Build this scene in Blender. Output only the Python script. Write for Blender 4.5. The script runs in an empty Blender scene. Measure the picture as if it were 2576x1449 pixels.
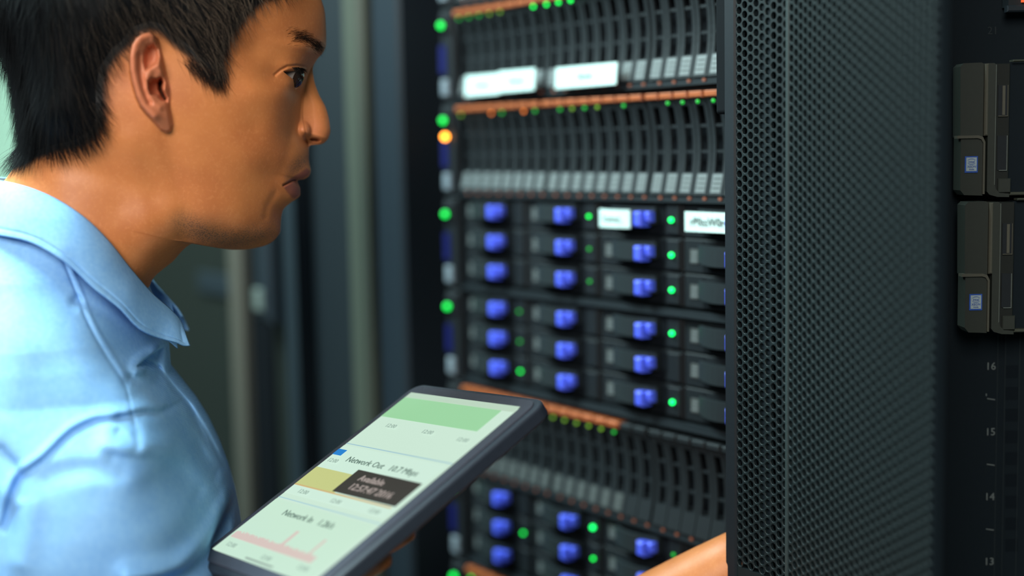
import bpy, bmesh, math, random
import numpy as np
from mathutils import Matrix, Vector
random.seed(5); rng = np.random.default_rng(7)
C = bpy.context.scene.collection
# ---------------------------------------------------------------- camera
F = 3450.0; CX, CY = 1288.0, 724.5
def nz(v):
    v = np.array(v, float); return v/np.linalg.norm(v)
_d = nz((-1200-CX, 424-CY, F)); _n = nz((1891-CX, 34000, F)); _n = nz(_n-_d*_n.dot(_d))
_R = -_d; _U = -_n; _I = np.cross(_U, _R)
M3 = np.array([_R, _I, _U])
CAM = np.array([0, 0, 1.5])
def ray(px, py): return M3 @ np.array([(px-CX)/F, (py-CY)/F, 1.0])
def at(px, py, Z): return CAM + ray(px, py)*Z            # point at camera depth Z
YR = ray(1640, 724)[1]*1.095                             # plane of the server fronts
def rk(px, py, y=YR):
    r = ray(px, py); p = r*(y/r[1])+CAM; return p[0], p[2]
cam = bpy.data.cameras.new('camera'); co = bpy.data.objects.new('camera', cam); C.objects.link(co)
cam.sensor_width = 36; cam.lens = F*36/2576; cam.clip_start = .02
right = M3@np.array([1, 0, 0]); down = M3@np.array([0, 1, 0]); fwd = M3@np.array([0, 0, 1])
mw = Matrix.Identity(4)
for i in range(3):
    mw[i][0] = right[i]; mw[i][1] = -down[i]; mw[i][2] = -fwd[i]; mw[i][3] = CAM[i]
co.matrix_world = mw
cam.dof.use_dof = True; cam.dof.focus_distance = .925; cam.dof.aperture_fstop = cam.lens/1000/.026
bpy.context.scene.camera = co
# ---------------------------------------------------------------- world, lights, exposure
vs = bpy.context.scene.view_settings
vs.view_transform = 'Standard'; vs.look = 'None'; vs.gamma = 1; vs.exposure = 0; vs.use_curve_mapping = False
w = bpy.data.worlds.new('world'); bpy.context.scene.world = w; w.use_nodes = True
bg = w.node_tree.nodes['Background']; bg.inputs[0].default_value = (.25, .5, .62, 1); bg.inputs[1].default_value = .07
def area(name, loc, target, size, power, col, sy=None):
    l = bpy.data.lights.new(name, 'AREA'); l.energy = power; l.color = col; l.size = size
    if sy: l.shape = 'RECTANGLE'; l.size_y = sy
    o = bpy.data.objects.new(name, l); C.objects.link(o); o.location = loc
    o.rotation_euler = (Vector(target)-Vector(loc)).to_track_quat('-Z', 'Y').to_euler()
    return o
area('added_area_light', (-1.42, -.05, 2.42), (-1.02, .22, 1.35), .7, 74, (.74, 1, 1), .5)  # added cool top light, hung near the man to brighten his back
area('added_area_light', (.50, -.92, 2.25), (-.85, .35, 1.45), 1.0, 55, (1, .95, .87), .8)  # added key light behind the camera, aimed at the man
# ---------------------------------------------------------------- materials
def mat(name, col, rough=.5, metal=0, emit=None, es=0, bump=None, spec=.5, trans=0, sss=0):
    m = bpy.data.materials.new(name); m.use_nodes = True; nt = m.node_tree
    b = nt.nodes['Principled BSDF']
    b.inputs['Base Color'].default_value = (*col, 1); b.inputs['Roughness'].default_value = rough
    b.inputs['Metallic'].default_value = metal; b.inputs['Specular IOR Level'].default_value = spec
    if emit: b.inputs['Emission Color'].default_value = (*emit, 1); b.inputs['Emission Strength'].default_value = es
    if trans: b.inputs['Transmission Weight'].default_value = trans
    if sss:
        b.inputs['Subsurface Weight'].default_value = sss; b.inputs['Subsurface Radius'].default_value = (.008, .003, .0015)
        b.inputs['Subsurface Scale'].default_value = .6
    if bump or True:
        sc, st, var = bump or (300, .05, .12)
        tc = nt.nodes.new('ShaderNodeTexCoord'); no = nt.nodes.new('ShaderNodeTexNoise'); no.inputs['Scale'].default_value = sc
        no.inputs['Detail'].default_value = 3
        bp = nt.nodes.new('ShaderNodeBump'); bp.inputs['Strength'].default_value = st; bp.inputs['Distance'].default_value = .0006
        nt.links.new(tc.outputs['Object'], no.inputs['Vector']); nt.links.new(no.outputs['Fac'], bp.inputs['Height'])
        nt.links.new(bp.outputs['Normal'], b.inputs['Normal'])
        if not emit:
            mx = nt.nodes.new('ShaderNodeMix'); mx.data_type = 'RGBA'; mx.blend_type = 'MULTIPLY'; mx.inputs[0].default_value = 1
            mr = nt.nodes.new('ShaderNodeMapRange'); mr.inputs['To Min'].default_value = 1-var; mr.inputs['To Max'].default_value = 1+var
            nt.links.new(no.outputs['Fac'], mr.inputs['Value']); mx.inputs[6].default_value = (*col, 1)
            nt.links.new(mr.outputs['Result'], mx.inputs[7]); nt.links.new(mx.outputs[2], b.inputs['Base Color'])
    return m
MT = dict(
    black=mat('black_plastic', (.006, .0095, .0125), .6, spec=.25),
    deep=mat('rack_interior_black', (.0015, .0025, .004), .8, spec=.1),
    carrier=mat('carrier_plastic', (.0088, .0118, .0142), .6, spec=.2),
    tray=mat('tray_plastic', (.0045, .0066, .0088), .6, spec=.2),
    handle=mat('handle_plastic', (.0105, .015, .0175), .5, spec=.28),
    steel=mat('dark_steel', (.010, .0155, .021), .55, spec=.22),
    door=mat('black_powder_coat', (.0050, .0098, .0116), .55, spec=.22),
    doorrim=mat('door_rim_coat', (.0068, .0098, .0135), .55, spec=.22),
    ear=mat('olive_grey_plastic', (.021, .026, .022), .5, spec=.3),
    ridge=mat('bright_ridge_plastic', (.062, .062, .048), .4),
    chrome=mat('dull_chrome', (.22, .26, .24), .35, .6),
    orange=mat('orange_latch_plastic', (.26, .062, .014), .5),
    dot=mat('orange_mark', (.17, .045, .02), .6),
    blue=mat('blue_tab_plastic', (.055, .09, .66), .4),
    navy=mat('navy_strip', (.002, .0035, .055), .6, spec=.2),
    lab=mat('printed_label_grey', (.088, .102, .106), .6),
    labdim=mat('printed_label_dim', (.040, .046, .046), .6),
    labline=mat('label_print_lines', (.05, .06, .06), .6),
    paper=mat('white_label_tape', (.47, .62, .60), .5),
    ink=mat('label_ink', (.03, .05, .05), .6),
    silver=mat('ear_silver_label', (.13, .16, .19), .5),
    postl=mat('rack_post_blue_grey', (.0075, .0125, .018), .55, spec=.22),
    strip=mat('aluminium_edge_strip', (.040, .046, .036), .5, spec=.25),
    farmesh=mat('far_door_mesh', (.0065, .009, .0075), .6, spec=.25, bump=(700, .5, .6)),
    tan=mat('tan_door_edge', (.062, .058, .046), .5),
    floor=mat('grey_floor_tile', (.08, .09, .10), .5), ceil=mat('ceiling_panel', (.25, .28, .28), .8),
    wall=mat('pale_wall', (.45, .62, .55), .8),
    case=mat('tablet_case', (.022, .03, .045), .45), bezel=mat('tablet_bezel', (.05, .055, .075), .25),
    badgeb=mat('badge_blue', (.02, .07, .32), .4), badgew=mat('badge_face', (.26, .33, .36), .5),
    postd=mat('post_black', (.0035, .0075, .011), .7, spec=.12), seam=mat('faint_seam', (.010, .016, .019), .6, spec=.2),
    hole=mat('post_hole_black', (.0022, .005, .008), .7, spec=.1), print=mat('grey_print', (.095, .115, .115), .6),
)
def led(name, c, s): return mat(name, (0, 0, 0), .5, emit=c, es=s)
MT['gb'] = led('led_green_bright', (.0, .60, .055), 4.6); MT['gm'] = led('led_green', (.0, .60, .05), 6); MT['gd'] = led('led_green_dim', (.005, .28, .02), 2.6)
MT['gs'] = led('led_green_small', (.0, .68, .10), 6)
MT['amber'] = led('led_amber', (1.0, .30, .015), 11); MT['olive'] = led('led_olive', (.10, .24, .005), 2.6); MT['od'] = led('led_orange', (.6, .14, .01), 3.2)
# ---------------------------------------------------------------- helpers
class MB:
    def __init__(s): s.v = []; s.f = []
    def add(s, vs, fs):
        k = len(s.v); s.v += [tuple(map(float, p)) for p in vs]; s.f += [tuple(i+k for i in f) for f in fs]; return s
    def box(s, x0, x1, y0, y1, z0, z1, bev=0):
        if bev <= 0:
            v = [(x, y, z) for x in (x0, x1) for y in (y0, y1) for z in (z0, z1)]
            return s.add(v, [(0, 1, 3, 2), (4, 6, 7, 5), (0, 4, 5, 1), (2, 3, 7, 6), (0, 2, 6, 4), (1, 5, 7, 3)])
        b = bev                                     # front (y0) face chamfered
        v = [(x, y1, z) for x, z in ((x0, z0), (x1, z0), (x1, z1), (x0, z1))] + \
            [(x, y0+b, z) for x, z in ((x0, z0), (x1, z0), (x1, z1), (x0, z1))] + \
            [(x, y0, z) for x, z in ((x0+b, z0+b), (x1-b, z0+b), (x1-b, z1-b), (x0+b, z1-b))]
        f = [(3, 2, 1, 0), (8, 9, 10, 11)]
        for i in range(4):
            j = (i+1) % 4; f += [(i, j, j+4, i+4), (i+4, j+4, j+8, i+8)]
        return s.add(v, f)
    def prism(s, pts, y0, y1):                      # outline in x,z extruded in y
        n = len(pts); v = [(x, y0, z) for x, z in pts]+[(x, y1, z) for x, z in pts]
        f = [tuple(range(n)), tuple(range(2*n-1, n-1, -1))]+[(i, i+n, (i+1) % n+n, (i+1) % n) for i in range(n)]
        return s.add(v, f)
    def ball(s, c, r, n=8, m=5):
        v = [(c[0], c[1], c[2]+r)]; f = []
        for i in range(1, m):
            a = math.pi*i/m
            v += [(c[0]+r*math.sin(a)*math.cos(2*math.pi*j/n), c[1]+r*math.sin(a)*math.sin(2*math.pi*j/n), c[2]+r*math.cos(a)) for j in range(n)]
        v.append((c[0], c[1], c[2]-r))
        for j in range(n): f.append((0, 1+j, 1+(j+1) % n))
        for i in range(m-2):
            for j in range(n): f.append((1+i*n+j, 1+(i+1)*n+j, 1+(i+1)*n+(j+1) % n, 1+i*n+(j+1) % n))
        k = 1+(m-2)*n
        for j in range(n): f.append((k+j, len(v)-1, k+(j+1) % n))
        return s.add(v, f)
    def mesh(s, name, smooth=False):
        me = bpy.data.meshes.new(name); me.from_pydata(s.v, [], s.f)
        bm = bmesh.new(); bm.from_mesh(me); bmesh.ops.recalc_face_normals(bm, faces=bm.faces); bm.to_mesh(me); bm.free()
        if smooth: me.shade_smooth()
        return me
CACHE = {}
def obj(name, me, m=None, parent=None, loc=(0, 0, 0)):
    if isinstance(me, MB): me = me.mesh(name)
    if m is not None and len(me.materials) == 0: me.materials.append(m)
    o = bpy.data.objects.new(name, me); C.objects.link(o); o.location = loc
    if parent: o.parent = parent
    return o
def cached(key, fn, smooth=False):
    if key not in CACHE: CACHE[key] = fn().mesh(key.split('|')[0], smooth)
    return CACHE[key]
def part(name, key, fn, m, parent, loc=(0, 0, 0), smooth=False):
    key = name+'|'+key
    me = cached(key+'|'+m.name, fn, smooth)
    return obj(name, me, m, parent, loc)
def thing(name, label, cat, loc=(0, 0, 0), group=None, mtx=None):
    o = bpy.data.objects.new(name, None); C.objects.link(o); o.empty_display_size = .02
    if mtx is not None: o.matrix_world = mtx
    else: o.location = loc
    return tag(o, label, cat, group)
def tag(o, label, cat, group=None):
    o['label'] = label; o['category'] = cat
    if group: o['group'] = group
    return o
def struct(name, mb, m):
    o = obj(name, mb, m); o['kind'] = 'structure'; return o
def text_mesh(s, size, ex=.0001):
    cu = bpy.data.curves.new('text', 'FONT'); cu.body = s; cu.size = size; cu.extrude = ex; cu.align_x = 'CENTER'; cu.align_y = 'CENTER'; cu.resolution_u = 2
    o = bpy.data.objects.new('text', cu); C.objects.link(o)
    me = bpy.data.meshes.new_from_object(o.evaluated_get(bpy.context.evaluated_depsgraph_get()))
    bpy.data.objects.remove(o); return me
def text(name, s, size, m, parent, loc, rot=(math.pi/2, 0, 0)):
    me = text_mesh(s, size); me.materials.clear(); me.materials.append(m)
    o = obj(name, me, None, parent, loc); o.rotation_euler = rot; return o
def frame_mtx(o, ex, ey, ez):
    m = Matrix.Identity(4)
    for i in range(3): m[i][0] = ex[i]; m[i][1] = ey[i]; m[i][2] = ez[i]; m[i][3] = o[i]
    return m
# ---------------------------------------------------------------- room shell
struct('floor', MB().box(-4.2, 1.6, -1.6, 1.9, -.05, 0), MT['floor'])
struct('ceiling', MB().box(-4.2, 1.6, -1.6, 1.9, 2.8, 2.85), MT['ceil'])
struct('wall_back', MB().box(-4.2, 1.6, 1.9, 1.95, 0, 2.8), MT['wall'])
XW = -3.9
wl = struct('wall_left', MB().box(XW-.1, XW, -1.6, .3, 0, 2.8).box(XW-.1, XW, .3, 1.9, 0, .9).box(XW-.1, XW, .3, 1.9, 2.3, 2.8).box(XW-.1, XW, 1.6, 1.9, .9, 2.3), MT['wall'])
MT['winglow'] = led('daylit_frosted_glass', (.52, .97, .74), 1.0)
win = struct('window_1', MB().box(XW-.06, XW-.05, .3, 1.6, .9, 2.3), MT['winglow'])
g = MB()
for k in range(90):                       # wire screen in front of the frosted pane
    z = .9+k*.0156; g.box(XW-.03, XW-.027, .3, 1.6, z, z+.0030)
for k in range(56):
    y = .3+k*.0234; g.box(XW-.03, XW-.0275, y, y+.0016, .9, 2.3)
scr = obj('wire_screen', g, mat('wire_screen', (.30, .62, .47), .5), win)
scr['kind'] = 'stuff'
# ---------------------------------------------------------------- the open rack
XL, XRr = -1.120, -.650
XP = lambda px, y: rk(px, 500, y)[0]
rack = thing('server_rack', 'open black server rack holding the lit servers beside the man\'s face', 'rack', (-.9, YR, 0))
def rp(name, mb, m): return obj(name, mb, m, rack, (.9, -YR, 0))
rp('side_panel', MB().box(XP(1012, YR-.030)-.002, XP(1012, YR-.030)+.006, YR+.031, YR+.95, .05, 2.1), MT['deep'])
rp('side_panel', MB().box(-.655, -.65, YR+.01, YR+.95, .05, 2.1), MT['deep'])
rp('back_panel', MB().box(-1.20, -.65, YR+.93, YR+.95, .05, 2.1), MT['deep'])
rp('top_panel', MB().box(-1.20, -.65, YR-.02, YR+.95, 2.08, 2.1), MT['deep'])
rp('base', MB().box(-1.203, -.65, YR-.0, YR+.95, 0, .06), MT['deep'])
rp('front_post', MB().box(XP(918, YR-.030), XP(1012, YR-.030), YR-.030, YR+.03, .02, 2.1, .004), MT['postl'])
rp('edge_strip', MB().box(XP(868, YR-.044), XP(916, YR-.044)-.001, YR-.044, YR-.012, .02, 2.1, .006), MT['strip'])
ml = MB().box(-1.150, -1.119, YR+.022, YR+.026, .06, 2.08)
for k in range(40): ml.box(-1.139, -1.131, YR+.0212, YR+.0222, .55+k*.0445, .557+k*.0445)
rp('mounting_rail', ml, MT['deep'])
for z in (1.618, 1.529): rp('cable_bracket', MB().box(-1.19, -1.121, YR+.03, YR+.05, z-.017-.011, z-.017+.0), MT['black'])
# ---------------------------------------------------------------- servers
PIT = .0166
XC24 = [-1.083+PIT*i for i in range(8)] + [-.948+PIT*i for i in range(8)] + [-.813+PIT*i for i in range(8)]
def conc(z, H=.083):               # concave carrier front
    t = (z/H-.5)*2; return .0075*(1-t*t)-.0045
def mb_carrier(label_end):
    m = MB(); W = .0156; rw = .0036
    zs = [.0065+.0765*i/12 for i in range(13)]
    for x0, x1 in ((-W/2, -W/2+rw), (W/2-rw, W/2)):
        v = []
        for z in zs:
            y = conc(z); v += [(x0, y, z), (x1, y, z), (x1, y+.0026, z), (x0, y+.0026, z)]
        f = []
        for i in range(12):
            a = 4*i; b = a+4
            f += [(a, a+1, b+1, b), (a+1, a+2, b+2, b+1), (a+3, a, b, b+3)]
        m.add(v, f)
    top = .0745
    for z0, z1 in ((.0385, .0405), (.0580, .0600)): m.box(-W/2+rw, W/2-rw, conc(z0)+.0006, conc(z0)+.003, z0, z1)
    def block(z0, z1, out=0):
        y0, y1 = conc(z0)-out, conc(z1)-out
        m.add([(-W/2, y0, z0), (W/2, y0, z0), (W/2, y1, z1), (-W/2, y1, z1), (-W/2, .014, z0), (W/2, .014, z0), (W/2, .014, z1), (-W/2, .014, z1)],
              [(0, 1, 2, 3), (4, 0, 3, 7), (1, 5, 6, 2), (3, 2, 6, 7), (0, 4, 5, 1)])
    block(.0065, label_end); block(top, .083)
    return m
def mb_label(z0, z1, w):
    m = MB(); y0, y1 = conc(z0)-.0004, conc(z1)-.0004
    return m.add([(-w/2, y0, z0), (w/2, y0, z0), (w/2, y1, z1), (-w/2, y1, z1), (-w/2, y0+.001, z0), (w/2, y0+.001, z0), (w/2, y1+.001, z1), (-w/2, y1+.001, z1)],
                 [(0, 1, 2, 3), (4, 7, 6, 5), (0, 3, 7, 4), (1, 5, 6, 2), (3, 2, 6, 7), (0, 4, 5, 1)])
def mb_lines():
    m = MB()
    for k, z in enumerate((.0115, .0150, .0185)): m.box(-.0042+k*.0004, .0042, conc(z)-.0007, conc(z)-.0002, z, z+.0010)
    return m
def ears(root, warn=False):
    for sx, nm in ((-1.1145, 1), (-.684, 0)):
        def fn(): return MB().box(0, .0225, -.006, .03, .001, .0875, .002).box(.004, .018, -.010, -.005, .066, .083, .002)
        e = part('mounting_ear', 'a', fn, MT['tray'], root, (sx, 0, 0))
        if nm:
            part('power_led', 'x', lambda: MB().ball((0, 0, 0), .0030), MT['gb'], e, (.010, -.0115, .0725))
            if warn: part('warning_led', 'x', lambda: MB().ball((0, 0, 0), .0031), MT['amber'], e, (.010, -.0095, .0570))
            part('navy_strip', 'x', lambda: MB().box(0, .010, -.0075, -.005, .028, .054), MT['navy'], e)
            part('silver_badge', 'x', lambda: MB().box(.003, .014, -.009, -.005, .006, .022, .0015), MT['silver'], e)
def chassis(root):
    def fn():
        m = MB().box(-1.092, -.684, .016, .62, .0005, .0885)
        m.box(-1.092, -.684, -.001, .016, .0005, .0055).box(-1.092, -.684, .004, .016, .0860, .0885)
        m.box(-1.092, -.684, -.0035, -.001, .0005, .0022)
        return m
    part('chassis', 'a', fn, MT['black'], root)
def server24(zb, label, lit, nlab=24, norange=24, warn=False, orange_m='orange', dim=False):
    root = thing('drive_shelf_server', label, 'server', (0, YR, zb), 'servers with slim upright drive bays'); chassis(root); ears(root, warn)
    part('bay_dark_backing', 'b', lambda: MB().box(-1.091, -.685, .0135, .0155, .006, .0855), MT['deep'], root)  # near-black panel stands in for the shaded depth behind the carriers
    part('orange_marks', 'n', lambda: [m := MB(), [m.box(x+.0035, x+.0065, -.0022, -.0005, .0028, .0050) for x in XC24]][0], MT['dot'], root)['kind'] = 'stuff'
    for i, x in enumerate(XC24):
        c = part('drive_carrier', 'a', lambda: mb_carrier(.0235), MT['carrier'], root, (x, 0, 0))
        if i < norange: part('release_latch', 'o', lambda: MB().box(-.0072, .0072, -.0068, .004, .0800, .0848, .0008), MT['orange'], c)
        else: part('release_latch', 'b', lambda: MB().box(-.0072, .0072, -.0060, .004, .0800, .0848, .0008), MT['carrier'], c)
        if i < nlab:
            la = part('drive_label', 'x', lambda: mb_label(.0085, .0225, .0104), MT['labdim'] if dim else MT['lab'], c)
            part('label_print', 'x', mb_lines, MT['labline'], c)
        if i in lit: part('status_led', lit[i], lambda: MB().ball((0, 0, 0), .0015, 6, 4), MT[lit[i]], c, (.0052, -.0086, .0768))
    return root
def mb_tray(): return MB().box(.0008, .1012, .002, .016, -.0132, .0132, .001).box(.0225, .0228, .0015, .002, -.012, .012).box(.0835, .0838, .0012, .002, -.012, .012) \
    .box(.0850, .0995, -.0005, .002, -.0115, .0115, .0008)
def mb_handle():
    m = MB(); n = 8; top = .0095
    pts = []
    v = []; f = []
    for i in range(n+1):
        t = i/n; x = .0250+.050*t; y = -.0030-.0085*math.sin(math.pi*min(1, t*.9+.12)); zb = -.0035-.0022*math.sin(math.pi*t)
        v += [(x, y, top), (x, y, zb), (x, y+.004, zb), (x, y+.004, top)]
    for i in range(n):
        a = 4*i; b = a+4; f += [(a, b, b+1, a+1), (a+1, b+1, b+2, a+2), (a+2, b+2, b+3, a+3), (a+3, b+3, b, a)]
    f += [(0, 1, 2, 3), (4*n+3, 4*n+2, 4*n+1, 4*n)]
    return m.add(v, f)
def mb_tab(): return MB().box(.0605, .0690, -.0140, -.003, -.0058, .0062, .0015).box(.0680, .0745, -.0095, -.003, -.0020, .0060, .0015)
def mb_slot_shade(): return MB().box(.024, .080, .0008, .0022, -.0115, -.0040).box(.0755, .083, .0008, .0022, -.0045, .0105)  # dark plates that paint the shade in the slot under and beside the handle
def mb_tlabel():
    m = MB().box(.0085, .0175, .0012, .0022, -.0055, .0055); return m
def mb_tlines():
    m = MB()
    for k, z in enumerate((-.0042, -.0012, .0018)): m.box(.0093+k*.0006, .0168, .0008, .0013, z, z+.0014)
    return m
ROWZ = (.0757, .0483, .0209)
def server12(zb, label, lit):
    root = thing('storage_server', label, 'server', (0, YR, zb), 'servers with blue-tabbed drive trays'); chassis(root); ears(root)
    for c4 in range(4):
        for r in range(3):
            t = part('drive_tray', 'a', mb_tray, MT['tray'], root, (-1.092+.102*c4, 0, ROWZ[r]))
            part('tray_handle', 'a', mb_handle, MT['handle'], t)
            part('release_tab', 'a', mb_tab, MT['blue'], t)
            part('slot_shade', 'a', mb_slot_shade, MT['deep'], t)
            part('tray_label', 'a', mb_tlabel, MT['labdim'], t)
            part('label_print', 'a', mb_tlines, MT['lab'], t)
            k = lit.get((r, c4))
            if k: part('status_led', k, lambda: MB().ball((0, 0, 0), .0021, 8, 5), MT[k], t, (.0925, -.002, 0))
    return root
def nearest(pxs, py, z):
    out = {}
    for px, kind in pxs:
        X = rk(px, py, YR-.006)[0]-.0055; i = int(np.argmin([abs(X-x) for x in XC24])); out[i] = kind
    return out
ZB = 1.457
l0 = nearest([(1148, 'gd'), (1172, 'gd'), (1199, 'gd'), (1225, 'olive'), (1252, 'olive'), (1335, 'gm'), (1369, 'gm'), (1398, 'gm'), (1430, 'gm')], 10, 0)
l1 = nearest([(1155, 'olive'), (1236, 'od'), (1260, 'gd'), (1314, 'od'), (1341, 'gd'), (1404, 'gd'), (1433, 'olive'), (1464, 'gd'), (1497, 'olive'), (1563, 'gd'), (1674, 'gd'), (1710, 'gd'), (1746, 'gd'), (1785, 'gd')], 250, 0)
l4 = {8: 'olive', 9: 'olive', 10: 'olive', 11: 'olive', 12: 'olive', 13: 'gd', 7: 'olive'}
server24(ZB+.178, 'black server at the very top of the rack, cut off by the upper frame', l0)
server24(ZB+.089, 'topmost fully seen 24-bay server with orange latches and three white tags below', l0)
server24(ZB, 'server with slim bays, orange latch row and one amber warning light on its ear', l1, warn=True)
server12(ZB-.089, 'upper blue-tabbed storage server carrying two white tags, just below slim drive bays', {(0, 1): 'gm', (0, 2): 'gs', (1, 1): 'gd', (1, 2): 'gs', (2, 1): 'gd', (2, 2): 'gs'})
server12(ZB-.178, 'blue-tabbed storage server in the middle, directly above the tablet\'s far corner', {(0, 0): 'gd', (1, 0): 'gd', (2, 0): 'gm', (0, 2): 'gs', (2, 2): 'gs'})
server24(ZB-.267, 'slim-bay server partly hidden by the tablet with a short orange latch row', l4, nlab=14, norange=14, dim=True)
server12(ZB-.356, 'lowest blue-tabbed storage server, behind the tablet\'s right edge and forearm', {(1, 0): 'gm', (0, 1): 'gs', (1, 1): 'gm', (0, 2): 'gd'})
server24(ZB-.445, 'server at the bottom edge of the photo, only its top lights visible', {0: 'gb', 1: 'gd', 2: 'gm', 3: 'gd'})
# paper tags
def tagobj(label, x0, x1, z0, z1, txt=None, y=YR-.009, shear=.002, size=.007, grp=None, bow=0, fil=None):
    m = MB(); n = 6; v = []; f = []
    for i in range(n+1):
        t = i/n; x = x0+(x1-x0)*t; yy = -bow*math.sin(math.pi*t)
        v += [(x, yy, z0), (x+shear, yy, z1), (x+shear, yy+.0012, z1), (x, yy+.0012, z0)]
    for i in range(n):
        a = 4*i; b = a+4; f += [(a, b, b+1, a+1), (a+1, b+1, b+2, a+2), (a+2, b+2, b+3, a+3), (a+3, b+3, b, a)]
    f += [(0, 1, 2, 3), (4*n, 4*n+3, 4*n+2, 4*n+1)]
    m.add(v, f)
    r = thing('label_tag', label, 'label', ((x0+x1)/2, y, z0), 'white paper tags on the servers')
    off = (-(x0+x1)/2, 0, -z0)
    obj('tag_face', m, MT['paper'], r, off)
    if txt: text('lettering', txt, size, MT['ink'], r, (shear/2, -bow-.0006, (z1-z0)/2))
    return r
tagobj('left white tag of the touching pair on the top server', -1.068, -1.0135, 1.5505, 1.5690, 'Channel', y=YR-.010)
tagobj('right white tag of the touching pair on the top server', -1.012, -.958, 1.5515, 1.5700, 'Channel', y=YR-.012)
tagobj('wide white tag standing alone on the upper server', -.931, -.851, 1.5510, 1.5685, 'Server', y=YR-.010)
tagobj('small white tag with grey lettering stuck on a drive handle', -.870, -.832, 1.4365, 1.4510, 'Scanner', y=YR-.013, shear=0, bow=.003)
tagobj('white tag reading P0ssW0rd, half hidden by the perforated door', -.768, -.715, 1.4365, 1.4515, 'rP0ssW0rd', y=YR-.013, shear=0, size=.0088)
# ---------------------------------------------------------------- neighbouring racks, left
YD = YR-.03
def X(px, y=YD): return rk(px, 700, y)[0]
def neighbour(label, xs0, cat='rack'):
    return thing('server_rack', label, cat, (xs0, YD, 0), 'closed racks farther down the row')
nb = neighbour('closed dark rack next in the row, with tall door handle and shadowed mesh', X(740))
def np_(name, x0, x1, y0, y1, z0, z1, m, bev=.003, par=None):
    par = par or nb; L = par.location
    return obj(name, MB().box(x0-L.x, x1-L.x, y0-L.y, y1-L.y, z0, z1, bev), m, par)
XE = XP(868, YR-.044)-.003
np_('cabinet_body', X(631), XE, YD+.03, YD+.95, .05, 2.1, MT['black'], 0)
np_('door_frame', X(800), XE, YD-.006, YD+.03, .05, 2.1, MT['black'])
np_('door_post', X(800), X(775), YD-.028, YD-.007, .05, 2.1, MT['steel'])
np_('mesh_panel', X(690), X(798), YD-.002, YD+.01, .05, 2.1, MT['farmesh'])
np_('mesh_panel', X(633), X(684), YD-.004, YD+.01, .05, 2.1, MT['deep'])
hd = np_('door_handle', X(698), X(732), YD-.030, YD-.003, 1.31, 1.50, MT['steel'], .008)
np_('key_lock', X(704), X(724), YD-.0345, YD-.0305, 1.325, 1.35, MT['chrome'], .002)
np_('hinge_rib', X(745), X(772), YD-.012, YD-.003, .05, 2.1, MT['farmesh'], .004)
nb2 = neighbour('farther rack seen under the chin, grey-green mesh door with tan edge', X(500))
np_('cabinet_body', X(560)-.62, X(610)-.003, YD+.03, YD+.95, .05, 2.1, MT['black'], 0, nb2)
np_('mesh_panel', X(560)-.60, X(600)-.002, YD-.003, YD+.0295, .08, 2.08, MT['farmesh'], .002, nb2)
np_('edge_strip', X(603), X(629), YD-.016, YD+.02, .05, 2.1, MT['tan'], .005, nb2)
np_('reflection_patch', X(510), X(601)-.003, YD-.008, YD-.0035, rk(570, 745, YD)[1], rk(570, 690, YD)[1], MT['steel'], .002, nb2)  # thin plate put in for a light reflection on the mesh door
# ---------------------------------------------------------------- perforated door, right
def hdir(vx):
    lo, hi = 0., 1400.
    for _ in range(50):
        m = (lo+hi)/2
        if ray(vx, m)[2] > 0: lo = m
        else: hi = m
    return nz(ray(vx, lo))
dA = -hdir(-900); dB = -hdir(100)
P0 = at(1829, 724, .935)
def hit(px, py, P, d):           # horizontal parameter where pixel ray meets the vertical plane
    r = ray(px, py); nrm = np.array([-d[1], d[0], 0]); t = (P-CAM).dot(nrm)/r.dot(nrm); q = CAM+r*t
    return (q-P).dot(d), q[2]
LA = hit(1979, 724, P0, dA)[0]; P1 = P0+dA*LA; P1[2] = P0[2]
LB = hit(2352, 724, P1, dB)[0]
door = thing('rack_door', 'open perforated black rack door filling the right third, hiding the rack', 'door', (P0[0], P0[1], 0))
PH = .00634; CW = PH*math.sqrt(3)/2
def perforated(P, d, x0, ncol, xend, z0, nrow, xs, phase=0, rh=.0024, th=.0022, lead=0):
    """sheet with real round holes; strips of hexagonal cells with a hole in each"""
    nrm = np.array([-d[1], d[0], 0]); nrm = nrm if nrm.dot(CAM-P) > 0 else -nrm
    V = []; Fc = []; K = 12
    def pt(x, z, dep): return (P[0]-door.location.x+d[0]*x-nrm[0]*dep, P[1]-door.location.y+d[1]*x-nrm[1]*dep, z)
    for i in range(ncol):
        cx = x0+i*CW
        for j in range(nrow):
            cz = z0+j*PH+(PH/2 if (i+phase) % 2 else 0)
            b = len(V)
            for k in range(K):
                a = 2*math.pi*k/K; ca, sa = math.cos(a), math.sin(a)
                # hexagon radius (flat-to-flat = PH, flats up/down)
                am = (a+math.pi/6) % (math.pi/3)-math.pi/6
                rr = (PH/2)/math.cos(((a-math.pi/2+math.pi/6) % (math.pi/3))-math.pi/6)
                V.append(pt(cx+rr*ca, cz+rr*sa, 0))
                V.append(pt(cx+(rh+.0003)*ca, cz+(rh+.0003)*sa, 0))
                V.append(pt(cx+rh*ca, cz+rh*sa, .0003))
                V.append(pt(cx+rh*ca, cz+rh*sa, th))
            for k in range(K):
                q = b+4*k; p = b+4*((k+1) % K)
                Fc += [(q, p, p+1, q+1), (q+1, p+1, p+2, q+2), (q+2, p+2, p+3, q+3)]
    me = bpy.data.meshes.new('perforated_sheet'); me.from_pydata(V, [], Fc); me.validate(); me.update()
    return me
zc0 = 1.5-.285; NR = 92
nA = int((LA-.0125)/CW)
xa0 = hit(1860, 724, P0, dA)[0]
pa = obj('perforated_edge', perforated(P0, dA, xa0, 9, 0, zc0, NR, 0), MT['door'], door)
nB = int((LB)/CW)
xb0 = .0052
pb = obj('perforated_sheet', perforated(P1, dB, xb0, nB, 0, zc0, NR, 0, 1), MT['door'], door)
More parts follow.
